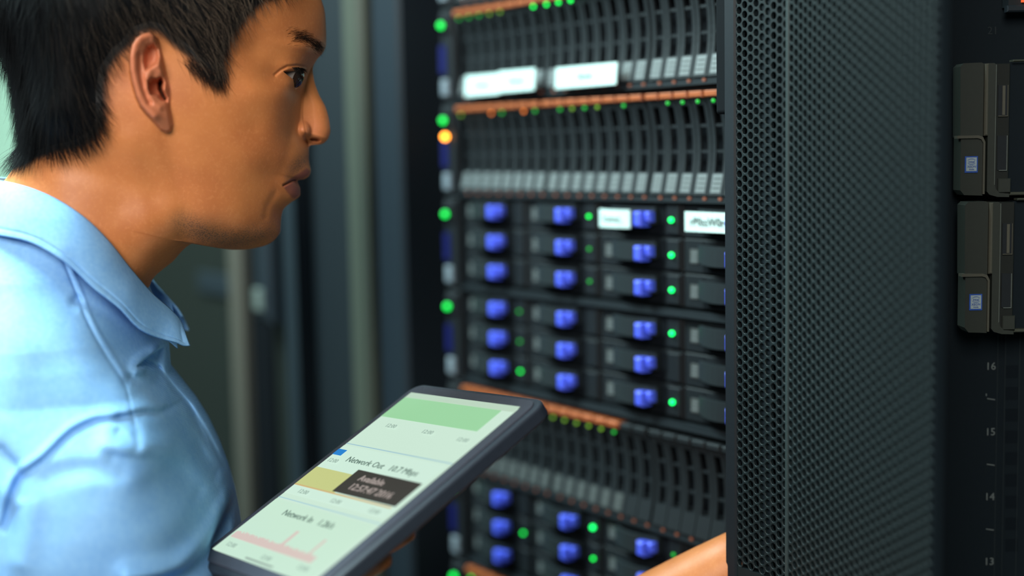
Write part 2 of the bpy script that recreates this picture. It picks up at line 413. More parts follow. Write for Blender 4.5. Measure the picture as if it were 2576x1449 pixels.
def vstrip(P, d, x0, x1, y0, y1, z0, z1, bev=0):     # y0 towards camera
    nrm = np.array([-d[1], d[0], 0]); nrm = nrm if nrm.dot(CAM-P) > 0 else -nrm
    mb = MB().box(x0, x1, y0, y1, z0, z1, bev); L = door.location
    mb.v = [(P[0]-L.x+d[0]*x-nrm[0]*y, P[1]-L.y+d[1]*x-nrm[1]*y, z) for x, y, z in mb.v]; return mb
hexr = PH/math.sqrt(3)
obj('door_edge', vstrip(P0, dA, 0, xa0-hexr+.0008, -.0012, .004, .05, 2.05, .0012), MT['doorrim'], door)
obj('edge_return', vstrip(P0, dA, -.0016, .0012, -.0002, .014, .05, 2.05), MT['doorrim'], door)
xe = xa0+8*CW+hexr-.0015
rm = vstrip(P0, dA, xe, LA+.0004, -.0009, .003, .05, 2.05, .0007); k = vstrip(P1, dB, -.0004, xb0-hexr+.0012, -.0009, .003, .05, 2.05, .0007); rm.add(k.v, k.f)
obj('fold_ridge', rm, mat('fold_edge_coat', (.018, .029, .031), .5, spec=.35), door)
zt_ = zc0+NR*PH-.004
bs = MB()
for P, d, x0, x1 in ((P0, dA, 0, LA), (P1, dB, 0, LB)):
    for z0, z1 in ((.05, zc0-.003), (zt_, 2.05)):
        s_ = vstrip(P, d, x0, x1, -.0001, .003, z0, z1); bs.add(s_.v, s_.f)
obj('solid_sheet', bs, MT['door'], door)
obj('hinge_edge', vstrip(P1, dB, LB, LB+.0015, -.0008, .006, .05, 2.05, .0008), MT['postd'], door)
# black backing added to darken the holes; dark grey rib behind a few columns
obj('hole_dark_backing', vstrip(P0, dA, .002, LA+.002, .0075, .0085, .05, 2.05), MT['deep'], door)
obj('inner_rib', vstrip(P0, dA, xa0+2.55*CW, xa0+4.6*CW, .0045, .006, .05, 2.05), MT['steel'], door)
obj('hole_dark_backing', vstrip(P1, dB, .002, LB, .0075, .0085, .05, 2.05), MT['deep'], door)
# black latch plate behind the door's free edge
a0, _ = hit(1787, 100, P0, dA); zb_ = hit(1800, 287, P0, dA)[1]
lp = vstrip(P0, dA, a0, -.0018, .004, .012, zb_, zb_+.16, .0015)
lt = obj('latch_plate', lp, MT['deep'], door); bev = lt.modifiers.new('bevel', 'BEVEL'); bev.width = .0012; bev.segments = 2
# ---------------------------------------------------------------- rack post beyond the door, far right
ZP = .962
exr = nz(np.array([right[0], right[1], 0])); ezr = np.array([0, 0, 1.]); eyr = np.cross(ezr, exr)
OP = at(2400, 724, ZP); OP[2] = 0
post = thing('server_rack', 'unlit dark rack post with pale unit numbers at the right edge', 'rack', mtx=frame_mtx(OP, exr, eyr, ezr))
MI = np.array([exr, eyr, ezr])
def onpost(px, py):
    r = MI@ray(px, py); o = MI@(CAM-OP); t = -o[1]/r[1]; q = o+r*t; return q[0], q[2]
xl = onpost(2300, 724)[0]; xr_ = onpost(2750, 724)[0]
obj('post_face', MB().box(xl, xr_, 0, .02, .05, 2.1), MT['postd'], post)
for px in (2508, 2527, 2563):
    x, _ = onpost(px, 1000); obj('seam_line', MB().box(x-.0002, x+.0002, -.0004, 0, .3, 1.46), MT['seam'], post)
for k in range(9):
    x, z = onpost(2545, 935+k*54.6); obj('square_hole', MB().box(x-.0045, x+.0045, -.0002, .001, z-.0045, z+.0045), MT['hole'], post)
for s_, px, py in (('21', 2497, 78), ('16', 2492, 922), ('15', 2491, 1087), ('14', 2489, 1250), ('13', 2488, 1413)):
    x, z = onpost(px, py); text('unit_number', s_, .0075, MT['print'] if s_ != '21' else MT['seam'], post, (x, -.0003, z))
for px, py in ((2493, 1004), (2492, 1169), (2490, 1332)):
    x, z = onpost(px, py); o = obj('tick_mark', MB().box(-.0028, .0028, -.0003, 0, -.0003, .0003), MT['print'], post, (x, 0, z)); o.rotation_euler = (0, .17, 0)
x, z = onpost(2481, 993); obj('tick_mark', MB().box(x-.0003, x+.0003, -.0003, 0, z-.0008, z+.0008), MT['print'], post)
# ---------------------------------------------------------------- two server fronts clipped on the door, far right
def ear_unit(label, pxl, ytop, ybot, k):
    Zd = .93
    s = Zd/F                                        # metres per pixel at that depth
    O = at(pxl, ybot, Zd)
    ex = nz(np.array([right[0], right[1], 0])); ez = np.array([0, 0, 1.]); ey = np.cross(ez, ex)
    r = thing('rack_server', label, 'server', group='server fronts at the right edge', mtx=frame_mtx(O, ex, ey, ez))
    H = (ybot-ytop)*s
    f_ = lambda v: v*s
    # left flange with rounded, chamfered outline; its lower third is a folding lever
    zl = .44*H
    obj('flange', MB().prism([(f_(4), zl+.0002), (f_(60), zl+.0002), (f_(60), H-f_(3)), (f_(54), H), (f_(10), H-f_(1)), (f_(2), H-f_(9))], 0, .016), MT['ear'], r)
    lv = obj('lever', MB().prism([(f_(4), f_(14)), (f_(14), f_(2)), (f_(60), 0), (f_(60), zl-f_(14)), (f_(54), zl-f_(4)), (f_(46), zl), (f_(4), zl)], -.0012, .014), MT['ear'], r)
    obj('lever_rim', MB().prism([(f_(-7), zl-f_(2)), (f_(44), zl-f_(2)), (f_(53), zl-f_(5)), (f_(58), zl-f_(14)), (f_(58), f_(4)), (f_(63), f_(4)), (f_(63), zl-f_(12)), (f_(57), zl+f_(1)), (f_(46), zl+f_(5)), (f_(-7), zl+f_(5))], -.0030, .004), MT['ridge'], lv)
    obj('bright_ridge', MB().box(f_(61), f_(71), -.0022, .014, zl+.001, H-f_(3), .0008), MT['ridge'], r)
    obj('rounded_rail', MB().prism([(f_(71.5), f_(10)), (f_(78), f_(2)), (f_(98), -f_(4)), (f_(128), -f_(5)), (f_(128), f_(4)), (f_(103), f_(6)), (f_(94), f_(16)), (f_(91), f_(30)), (f_(89), H-f_(6)), (f_(86), H-f_(2)), (f_(71.5), H-f_(2))], -.0006, .015), MT['ear'], r)
    obj('rail_lip', MB().box(f_(89.5), f_(91.2), -.0010, .014, f_(26), H-f_(6), .0003), MT['chrome'], r)
    obj('face_panel', MB().box(f_(91.5), f_(128), .0015, .015, f_(6), H-f_(3), .0005), mat('shadowed_face', (.009, .0115, .0105), .6, spec=.2), r)
    w1 = obj('window_slot', MB().box(f_(98), f_(122), .0008, .0016, H*.60, H*.83), MT['black'], r)
    obj('slot_rim', MB().box(f_(120.5), f_(122), 0, .0012, H*.60, H*.83).box(f_(98), f_(122), 0, .0012, H*.594, H*.60).box(f_(108), f_(115), .0002, .0012, H*.605, H*.825), MT['ridge'], w1)
    w2 = obj('window_slot', MB().box(f_(98), f_(122), .0008, .0016, H*.19, H*.45), MT['black'], r)
    obj('slot_rim', MB().box(f_(120.7), f_(122), 0, .0012, H*.19, H*.45).box(f_(102), f_(122), 0, .0012, H*.185, H*.19), MT['chrome'], w2)
    obj('thumb_tab', MB().box(f_(100), f_(132), -.0004, .0016, f_(6), f_(42), .0006), MT['ear'], r)
    obj('server_face', MB().box(f_(128.5), f_(330), .006, .02, f_(2), H-f_(2)), MT['postd'], r)
    obj('bottom_lip', MB().box(f_(132), f_(330), .001, .008, -f_(1), f_(7), .0006), MT['strip'], r)
    obj('top_lip', MB().box(f_(134), f_(330), .001, .008, H+f_(1), H+f_(6), .0006), MT['strip'], r)
    bd = obj('processor_badge', MB().box(f_(14), f_(46), -.0020, -.0011, f_(58), f_(99)), MT['badgeb'], r)
    obj('badge_face', MB().box(f_(17), f_(43), -.0023, -.0019, f_(62), f_(96)), MT['badgew'], bd)
    text('lettering', 'intel', f_(9), MT['badgeb'], bd, (f_(30), -.0025, f_(85)))
    ring = MB()
    for a in range(20):
        t0, t1 = 2*math.pi*a/24+.5, 2*math.pi*(a+1)/24+.5
        ring.add([(f_(30+11*math.cos(t)+0*q), -.0025, f_(85.5+7.5*math.sin(t)*q2)) for t, q, q2 in ((t0, 0, 1), (t1, 0, 1), (t1, 0, .84), (t0, 0, .84))], [(0, 1, 2, 3)])
    obj('logo_ring', ring, MT['badgeb'], bd)
    text('lettering', 'XEON', f_(8), MT['badgeb'], bd, (f_(30), -.0025, f_(73)))
    text('lettering', 'inside', f_(5.5), MT['badgeb'], bd, (f_(30), -.0025, f_(66.5)))
    return r
ear_unit('upper of two olive-grey server fronts at right edge, nearer the number 21', 2410, 162, 493, 0)
ear_unit('lower of two olive-grey server fronts at right edge, above number 16', 2421, 508, 838, 1)
# small bar at the very top right corner
s6 = .93/F; O = at(2534, 30, .925)
tb = thing('rack_server', 'sliver of a third server front in the top right corner', 'server', group='server fronts at the right edge', mtx=frame_mtx(O, nz((right[0], right[1], 0)), np.cross((0, 0, 1), nz((right[0], right[1], 0))), (0, 0, 1)))
obj('bottom_lip', MB().box(0, 200*s6, 0, .006, 0, 17*s6, .001), MT['steel'], tb)
obj('server_face', MB().box(8*s6, 200*s6, .004, .016, 15*s6, 330*s6), MT['black'], tb)
obj('warning_light', MB().box(39*s6, 60*s6, .001, .004, 24*s6, 40*s6), mat('orange_glow', (.6, .08, .02), .5, emit=(1, .12, .03), es=.7), tb)
# ---------------------------------------------------------------- tablet
TZ = .98
q = [(1026, 989), (1298, 1025), (793, 1477), (545, 1387)]
rr = [ray(*p) for p in q]; A_ = np.array([rr[0], -rr[1], rr[2], -rr[3]]).T
zz = np.linalg.svd(A_)[2][-1]; zz = zz/zz[0]*TZ
TP = [CAM+rr[i]*zz[i] for i in range(4)]
tw = TP[1]-TP[0]; W_ = np.linalg.norm(tw); tx = tw/W_
tl = TP[3]-TP[0]; tl = tl-tx*tl.dot(tx); H_ = np.linalg.norm(tl); ty = -tl/H_
tn = np.cross(tx, ty)
orig = (TP[0]+TP[1]+TP[2]+TP[3])/4
TM = frame_mtx(orig, tx, ty, tn)
tab = thing('tablet', 'tablet computer in a dark case showing green and yellow charts, held by the man', 'tablet', mtx=TM)
hw, hh = W_/2, H_/2
def rrect(x0, x1, y0, y1, r, n=6):
    pts = []
    for cx, cy, a0 in ((x1-r, y1-r, 0), (x0+r, y1-r, 90), (x0+r, y0+r, 180), (x1-r, y0+r, 270)):
        for k in range(n+1):
            a = math.radians(a0+90*k/n); pts.append((cx+r*math.cos(a), cy+r*math.sin(a)))
    return pts
def slab(pts, z0, z1):
    m = MB(); n = len(pts)
    return m.add([(x, y, z0) for x, y in pts]+[(x, y, z1) for x, y in pts],
                 [tuple(range(n-1, -1, -1)), tuple(range(n, 2*n))]+[(i, (i+1) % n, (i+1) % n+n, i+n) for i in range(n)])
cs = obj('case', slab(rrect(-hw-.010, hw+.014, -hh-.014, hh+.013, .011), -.011, -.0005), MT['case'], tab)
bv = cs.modifiers.new('bevel', 'BEVEL'); bv.width = .002; bv.segments = 3; bv.limit_method = 'ANGLE'
bz = obj('bezel', slab(rrect(-hw-.006, hw+.009, -hh-.009, hh+.009, .009), -.003, .0006), MT['bezel'], tab)
bv = bz.modifiers.new('bevel', 'BEVEL'); bv.width = .0006; bv.segments = 2; bv.limit_method = 'ANGLE'
def scr_m(n, c, s=1): return mat(n, (0, 0, 0), .3, emit=c, es=s)
sc = obj('screen', slab(rrect(-hw, hw, -hh, hh, .003), 0, .0010), scr_m('screen_pale', (.60, .80, .66)), tab)
SL = [0]
def patch(name, x0, x1, y0, y1, c, lay=1):        # u from left 0..1, v from top 0..1
    X0 = -hw+W_*x0; X1 = -hw+W_*x1; Y0 = hh-H_*y1; Y1 = hh-H_*y0
    key = 'screen_'+'_'.join('%d' % (k*100) for k in c)
    m = bpy.data.materials.get(key) or scr_m(key, c)
    o = obj(name, MB().box(X0, X1, Y0, Y1, .0010+lay*.00012-.0001, .0010+lay*.00012), m, sc); return o
patch('status_bar', 0, 1, 0, .035, (.50, .66, .52), 1)
patch('green_chart', .0, .90, .03, .165, (.33, .66, .36), 1)
patch('panel_rule', 0, 1, .345, .35, (.35, .55, .62), 1)
patch('white_card', 0, .97, .36, .66, (.62, .83, .70), 1)
patch('blue_tab', -.0, .085, .385, .42, (.02, .22, .62), 3)
patch('yellow_chart', .0, .40, .50, .605, (.56, .60, .24), 2)
patch('orange_rule', .0, .94, .605, .612, (.62, .45, .20), 2)
patch('dark_tooltip', .37, .96, .47, .60, (.045, .04, .035), 3)
patch('panel_rule', 0, 1, .685, .69, (.40, .62, .66), 1)
patch('white_card', 0, .97, .70, 1.0, (.58, .80, .64), 1)
gr = MB(); n = 90
rs = random.Random(3)
for i in range(n):
    u0, u1 = i/n*.82+.02, (i+1)/n*.82+.02; hgt = .028+.012*rs.random()
    if 50 <= i <= 52 or 80 <= i <= 81: hgt = .11
    gr.box(-hw+W_*u0, -hw+W_*u1, hh-H_*.925, hh-H_*(.925-hgt), .0011, .0013)
obj('pink_graph', gr, scr_m('screen_pink', (.68, .55, .50)), sc)
def stext(s, u, v, size, c):
    key = 'ink_%d' % (c[0]*100); m = bpy.data.materials.get(key) or scr_m(key, c)
    me = text_mesh(s, size); me.materials.clear(); me.materials.append(m)
    return obj('screen_text', me, None, sc, (-hw+W_*u, hh-H_*v, .0017))
ink = (.10, .17, .14)
stext('Network Out   10.7 Mbps', .52, .432, .0078, ink); stext('Network In   1.2k/s', .46, .755, .0078, ink)
stext('Available', .58, .510, .008, (.42, .36, .33)); stext('12:57:47 2016', .66, .560, .0085, (.42, .36, .33))
for u, v in ((.2, .215), (.55, .215), (.88, .225), (.08, .455), (.16, .64), (.50, .645), (.86, .645), (.12, .96), (.50, .965), (.84, .955)): stext('12:00', u, v, .0055, (.32, .45, .38))
patch('home_bar', .34, .62, .985, .992, (.25, .32, .28), 3)

# ---------------------------------------------------------------- the man
ZH = .955; HC = (450., 400.); S = F/ZH
HO = at(HC[0], HC[1], ZH)
hc_ = -nz(ray(*HC))                      # towards the camera (his right side)
ha = np.cross(hc_, np.array([0, 0, 1.])); ha = nz(ha); ha = -ha if ha.dot(right) < 0 else ha
hb = np.cross(hc_, ha); hb = -hb if hb[2] < 0 else hb
def P2L(px, py, w=0):                    # photo point on the plane w (mm towards camera) -> local px-like coords
    r = ray(px, py); q = HO+hc_*w/1000; t = (q-CAM).dot(hc_)/r.dot(hc_); p = CAM+r*t-HO
    return 450+p.dot(ha)*S, 400-p.dot(hb)*S
def L2W(x, y, w):                        # arrays -> Nx3 world
    x = np.asarray(x, float); y = np.asarray(y, float); w = np.asarray(w, float)/1000
    return HO+np.multiply.outer((x-450)/S, ha)+np.multiply.outer(-(y-400)/S, hb)+np.multiply.outer(w, hc_)
def Lpts(lst, w=0): return np.array([P2L(a, b, w) for a, b in lst])
K3 = .3
def sstep(v, a, b): t = np.clip((v-a)/(b-a), 0, 1); return t*t*(3-2*t)
front = Lpts([(450, -245), (600, -200), (700, -130), (770, -60), (808, 0), (818, 40), (820, 80), (820, 112), (813, 132), (797, 150), (787, 176), (790, 200), (803, 239), (820, 272), (828, 303), (831, 328),
  (825, 349), (808, 363), (780, 366), (777, 376), (777, 400), (779, 415), (782, 428), (779, 440), (764, 451), (750, 453), (748, 456), (755, 475), (755, 489), (746, 500), (733, 508), (711, 531), (707, 556), (706, 579), (695, 598), (675, 614),
  (641, 624), (600, 628), (556, 624), (522, 616), (493, 611), (474, 617), (459, 630), (435, 657), (411, 676), (384, 702), (366, 760), (350, 900)])
back = Lpts([(430, -246), (330, -258), (200, -250), (80, -210), (0, -130), (-22, -40), (12, 50), (48, 150), (72, 250), (82, 330), (70, 375), (36, 422), (5, 462), (-50, 520), (-85, 600), (-100, 700), (-110, 840)])
def prof(pts):
    s = pts[:, 1]-K3*pts[:, 0]; x = pts[:, 0]
    ss = [s[0]]; xs = [x[0]]
    for a, b in zip(s[1:], x[1:]):
        ss.append(max(a, ss[-1]+1.2)); xs.append(b)
    return np.array(ss), np.array(xs)
def pchip(xq, x, y):
    h = np.diff(x); d = np.diff(y)/h; m = np.zeros_like(y)
    for i in range(1, len(y)-1):
        if d[i-1]*d[i] > 0:
            w1, w2 = 2*h[i]+h[i-1], h[i]+2*h[i-1]; m[i] = (w1+w2)/(w1/d[i-1]+w2/d[i])
    m[0], m[-1] = d[0], d[-1]
    i = np.clip(np.searchsorted(x, xq)-1, 0, len(x)-2); t = (xq-x[i])/h[i]; t = np.clip(t, 0, 1)
    return y[i]*(1+2*t)*(1-t)**2+m[i]*h[i]*t*(1-t)**2+y[i+1]*t*t*(3-2*t)+m[i+1]*h[i]*t*t*(t-1)
fs, fx = prof(front); bs_, bx = prof(back)
s0 = max(fs[0], bs_[0]); s1 = min(fs[-1], bs_[-1])
def XF(s): return pchip(s, fs, fx)
def XB(s): return pchip(s, bs_, bx)
def tps(ctrl, val):
    ctrl = np.array(ctrl)/100; n = len(ctrl)
    def U(r2): return np.where(r2 > 1e-12, .5*r2*np.log(np.maximum(r2, 1e-12)), 0)
    Kk = U(((ctrl[:, None]-ctrl[None])**2).sum(-1))+np.eye(n)*.02
    Pm = np.c_[np.ones(n), ctrl]; A = np.block([[Kk, Pm], [Pm.T, np.zeros((3, 3))]])
    c = np.linalg.solve(A, np.r_[val, 0, 0, 0])
    def ev(x, y):
        sh = np.shape(x); p = np.c_[np.ravel(x), np.ravel(y)]/100; out = np.empty(len(p))
        for k in range(0, len(p), 20000):
            q = p[k:k+20000]; out[k:k+20000] = U(((q[:, None]-ctrl[None])**2).sum(-1))@c[:n]+c[n]+q@c[n+1:]
        return out.reshape(sh)
    return ev
# face base front line without the nose
nf = Lpts([(450, -245), (600, -200), (700, -130), (770, -60), (808, 0), (818, 40), (820, 80), (820, 112), (811, 135), (790, 160), (777, 180), (768, 210), (760, 250), (758, 300), (763, 340), (774, 366), (777, 376), (777, 400), (779, 415), (782, 428)])
nfs, nfx = prof(nf)
def XF0(s): return np.where(s < nfs[-1], pchip(s, nfs, nfx), XF(s))
_sg = np.arange(s0-200, s1+200, 2.0); _xs = XF0(np.clip(_sg, s0, s1)); _kk = np.exp(-(np.arange(-60, 61)*2.0/55.)**2); _kk /= _kk.sum()
_xsm = np.convolve(np.pad(_xs, 60, mode='edge'), _kk, 'valid')
def AE(x, s, xf0):
    a = xf0-x; b = np.interp(s, _sg, _xsm)-x; T = 15.
    return np.where(a > 0, .5*(b+np.sqrt(b*b+4*T*T))*(1-np.exp(-np.maximum(a, 0)/T)), a)
HCT = [(420, -200, 45), (400, -120, 66), (300, -80, 73), (550, -120, 56), (200, 0, 73), (60, 0, 56), (400, 0, 77), (550, 0, 71), (650, 0, 62), (730, 10, 47), (790, 25, 25),
 (300, 100, 76), (430, 120, 75), (150, 150, 67), (80, 170, 45), (500, 100, 74), (600, 110, 67), (680, 110, 58), (740, 112, 46), (790, 112, 27), (600, 40, 69),
 (220, 230, 70), (110, 290, 55), (300, 230, 73), (450, 230, 74), (560, 220, 71), (640, 225, 64), (700, 235, 52), (735, 235, 36), (752, 240, 20),
 (690, 180, 50), (725, 180, 44), (750, 170, 36), (768, 175, 24), (730, 145, 47), (770, 145, 33),
 (450, 330, 71), (550, 320, 68), (640, 320, 58), (700, 320, 46), (740, 330, 25), (757, 335, 13), (735, 295, 31), (745, 265, 25), (650, 400, 52), (700, 400, 40), (740, 400, 27), (765, 400, 16),
 (690, 445, 35), (720, 450, 27), (745, 440, 18), (765, 435, 12), (550, 430, 62), (640, 470, 46), (690, 495, 30), (720, 495, 20), (735, 500, 13), (680, 535, 27), (700, 540, 14),
 (600, 520, 50), (600, 580, 40), (650, 570, 31), (685, 575, 19), (640, 610, 18), (600, 612, 22), (450, 450, 62), (480, 520, 58), (520, 570, 48), (560, 600, 33), (510, 598, 36), (480, 600, 38),
 (330, 400, 65), (380, 500, 58), (400, 580, 55), (430, 630, 34), (250, 400, 62), (300, 520, 59), (330, 620, 56), (380, 670, 36), (150, 380, 55), (80, 400, 36), (200, 480, 60), (100, 470, 50), (40, 460, 30), (100, 600, 62), (250, 620, 62), (250, 740, 62)]
cc = []; vv = []
for px, py, wv in HCT:
    x, y = P2L(px, py, wv); s = y-K3*x; a = float(AE(x, s, XF0(np.array([s]))[0])); b = x-XB(np.array([s]))[0]
    if a < 3 or b < 3: continue
    cc.append((x, y)); vv.append(math.log((wv*3.6)**2/(a*b)))
Gf = tps(cc, np.array(vv))
def smax(a, b, k): return .5*(a+b+np.sqrt((a-b)**2+k*k))
def gauss(x, y, cx, cy, rx, ry=None, ang=0):
    ry = ry or rx; c, s_ = math.cos(ang), math.sin(ang); dx, dy = x-cx, y-cy; u = (dx*c+dy*s_)/rx; v = (-dx*s_+dy*c)/ry
    return np.exp(-(u*u+v*v))
def pldist(x, y, pts):
    d = np.full(np.shape(x), 1e9)
    for (x0, y0), (x1, y1) in zip(pts[:-1], pts[1:]):
        vx, vy = x1-x0, y1-y0; t = np.clip(((x-x0)*vx+(y-y0)*vy)/(vx*vx+vy*vy+1e-9), 0, 1)
        d = np.minimum(d, np.hypot(x-x0-t*vx, y-y0-t*vy))
    return d
def polysd(x, y, pts):                  # signed distance, positive inside
    pts = [tuple(p) for p in pts]; d = pldist(x, y, pts+[pts[0]]); ins = np.zeros(np.shape(x), bool)
    for (x0, y0), (x1, y1) in zip(pts, pts[1:]+[pts[0]]):
        if y0 == y1: continue
        c = ((y0 > y) != (y1 > y)) & (x < (x1-x0)*(y-y0)/(y1-y0)+x0); ins ^= c
    return np.where(ins, d, -d)
WE = 43; eyeop = Lpts([(713, 181), (727, 178), (747, 177), (769, 178), (766, 184), (758, 192), (749, 198), (737, 196), (725, 189)], WE)
lidline = Lpts([(690, 190), (704, 178), (722, 168), (748, 164), (776, 164)], WE)
WQ = 86
EARO = Lpts([(377, 78), (359, 82), (341, 94), (329, 114), (324, 143), (325, 176), (331, 209), (340, 242), (351, 267), (369, 289), (388, 309), (404, 327), (419, 334), (431, 328), (437, 313), (434, 293), (428, 268), (430, 245), (431, 215), (418, 180), (412, 150), (407, 122), (398, 92)], WQ)
helixc = Lpts([(403, 178), (404, 150), (402, 122), (393, 99), (377, 91), (358, 97), (344, 116), (338, 145), (339, 178), (346, 210), (356, 242), (370, 268), (388, 290)], WQ)
antih = Lpts([(392, 165), (379, 176), (371, 195), (373, 222), (380, 247), (392, 262), (402, 268)], WQ)
concha = Lpts([(372, 205), (382, 196), (398, 199), (407, 196), (412, 206), (409, 225), (419, 245), (419, 254), (408, 252), (394, 240), (380, 238), (374, 225)], WQ)
fossa = Lpts([(362, 130), (370, 114), (386, 108), (399, 120), (401, 140), (395, 158), (380, 170), (366, 178), (360, 155)], WQ)
canal = Lpts([(397, 194), (405, 192), (408, 202), (405, 215), (413, 232), (420, 246), (414, 254), (405, 240), (397, 222), (395, 205)], WQ)
tragus = P2L(421, 222, WQ); mouth = Lpts([(749, 453), (735, 456), (724, 461), (713, 466)], 24)
wingc = P2L(763, 328, 17); nost = P2L(794, 352, 8)
def headw(x, y, s, xf, xb):
    xf0 = XF0(s); a = AE(x, s, xf0); b = x-xb
    h = np.where(a > 0, a*b*np.exp(np.clip(Gf(x, y), -6, 3)), 0)
    wf = np.sqrt(np.maximum(h, 0))/3.6
    # soft details
    wf = wf-2.0*gauss(x, y, *P2L(700, 205, 50), 45, 20, .3)*(a > 0)-1.8*gauss(x, y, *P2L(750, 220, 36), 24, 20, .6)*(a > 0)+1.3*gauss(x, y, *P2L(650, 235, 60), 50, 30)-1.5*gauss(x, y, *P2L(640, 120, 60), 30, 30)
    wf = wf+2.0*gauss(x, y, *P2L(755, 118, 40), 45, 13, .1)-.9*np.exp(-(pldist(x, y, Lpts([(742, 215), (744, 260), (742, 300), (732, 340)], 30))/12)**2)
    wf = wf-.45*np.exp(-(pldist(x, y, Lpts([(735, 350), (722, 395), (706, 440), (698, 475)], 34))/14)**2)
    wf = wf-.9*np.exp(-(pldist(x, y, Lpts([(690, 490), (672, 520), (668, 545)], 28))/10)**2)
    # neck muscle behind the jaw
    wf = wf-2.2*np.exp(-(pldist(x, y, Lpts([(425, 345), (440, 420), (470, 520), (460, 600)], 62))/26)**2)+1.5*np.exp(-(pldist(x, y, Lpts([(330, 360), (350, 470), (380, 620)], 60))/32)**2)
    # nose
    dn = xf-x
    Wn = np.interp(s, [-110, -75, -50, 0, 45, 85, 108, 125, 133, 150], [0, 2, 6, 8.5, 10.5, 13, 13, 10, 4, 0])
    D = np.interp(s, [-80, 0, 60, 100, 130], [22, 32, 44, 46, 30])
    t = np.clip(dn/D, 0, 1); wn = Wn*np.sqrt(np.maximum(1-(1-t)**2, 0))+np.clip(dn-D, 0, 60)*.05
    r2 = ((x-wingc[0])/26)**2+((y-wingc[1])/31)**2
    wn = np.where(r2 < 1, np.maximum(wn, 0)+0, wn); ww = 21*np.sqrt(np.maximum(1-r2*.9, 0))*(r2 < 1.11)
    wn = smax(wn, ww, 1.5)-.75*(Wn < 1)
    wt = smax(wf, wn, 2.2)-1.1*np.exp(-np.minimum(wf, 40)/6)
    rim = sstep(dn, 0, 6); wt = np.where(dn < 8, np.maximum(wn, wf)*(1-rim)+wt*rim, wt)
    ms = sstep(s, -110, -70)*(1-sstep(s, 108, 142)); wt = wt*ms+wf*(1-ms)
    wt = wt-9*sstep(1-(((x-nost[0])*.98+(y-nost[1])*.2)/14)**2-(((y-nost[1])*.98-(x-nost[0])*.2)/5.0)**2, -.15, .5)
    # lips
    dm = pldist(x, y, mouth)
    wt = wt-2.6*np.exp(-(dm/2.6)**2)*(dn > 1)+.5*gauss(x, y, *P2L(757, 440, 15), 22, 9, -.45)+.7*gauss(x, y, *P2L(740, 478, 18), 14, 17, -.3)
    # eye
    se = polysd(x, y, eyeop)
    wt = wt+1.6*gauss(x, y, *P2L(742, 166, WE), 34, 11)+3.2*gauss(x, y, *P2L(744, 214, WE-4), 24, 12, .35)
    wt = wt-1.3*np.exp(-(pldist(x, y, lidline)/3.0)**2)
    wt = wt-10*sstep(se, -1.0, 2.0)
    # ear
    sd = polysd(x, y, EARO)
    back_ = np.interp(x, [P2L(325, 0, WQ)[0], P2L(430, 0, WQ)[0]], [16, 2.5])
    plate = back_*sstep(sd, -2, 5)
    frontfade = sstep(x, P2L(422, 0, WQ)[0], P2L(398, 0, WQ)[0])
    plate = plate+3.6*np.exp(-(pldist(x, y, helixc)/12)**2)*sstep(sd, -1, 6)
    plate = plate+2.6*np.exp(-(pldist(x, y, antih)/9)**2)*sstep(sd, 0, 8)
    sf = polysd(x, y, fossa); plate = plate-8*sstep(sf, -3, 8)
    sc_ = polysd(x, y, concha); plate = plate-11*sstep(sc_, -4, 6)
    sk = polysd(x, y, canal); plate = plate-8*sstep(sk, -2, 4)
    plate = plate+4.0*gauss(x, y, tragus[0], tragus[1], 10, 18, -.3)+2.5*gauss(x, y, *P2L(405, 285, WQ), 24, 24)*sstep(sd, 0, 8)
    plate = plate-2.5*np.exp(-(pldist(x, y, Lpts([(352, 140), (353, 180), (362, 225), (376, 258)], WQ))/6)**2)
    fl = np.interp(y, [P2L(402, 110, WQ)[1], P2L(425, 180, WQ)[1], P2L(433, 255, WQ)[1], P2L(442, 290, WQ)[1], P2L(446, 320, WQ)[1]], [P2L(406, 110, WQ)[0], P2L(426, 180, WQ)[0], P2L(434, 250, WQ)[0], P2L(441, 290, WQ)[0], P2L(446, 320, WQ)[0]])
    plate = np.where(plate > 0, plate*sstep(fl-x, 0, 20), plate)
    return np.maximum(wt, 0)+plate*(dn > 40), dict(sd=sd, se=se, dm=dm)
# rows (dense where the profile turns quickly) and columns
rows = [s0+.5]
while rows[-1] < s1-3:
    s = rows[-1]; rows.append(s+(1.6 if (-100 < s < 500) else 4))
rows = np.array(rows)
NC = 470; u = np.linspace(0, 1, NC); uu = .55*u+.45*(1-np.cos(np.pi*u))/2
xf = XF(rows); xb = XB(rows)
def gsm(v, k=2):
    kk = np.exp(-np.linspace(-2, 2, 2*k+1)**2); kk /= kk.sum(); return np.convolve(np.pad(v, k, mode='edge'), kk, 'valid')
xf = gsm(xf, 2); xb = gsm(xb, 5)
Xg = xb[:, None]+(xf-xb)[:, None]*uu[None]; Sg = np.repeat(rows[:, None], NC, 1); Yg = Sg+K3*Xg
Wg, info = headw(Xg, Yg, Sg, np.repeat(xf[:, None], NC, 1), np.repeat(xb[:, None], NC, 1))
Wg[:, 0] = 0; Wg[:, -1] = 0
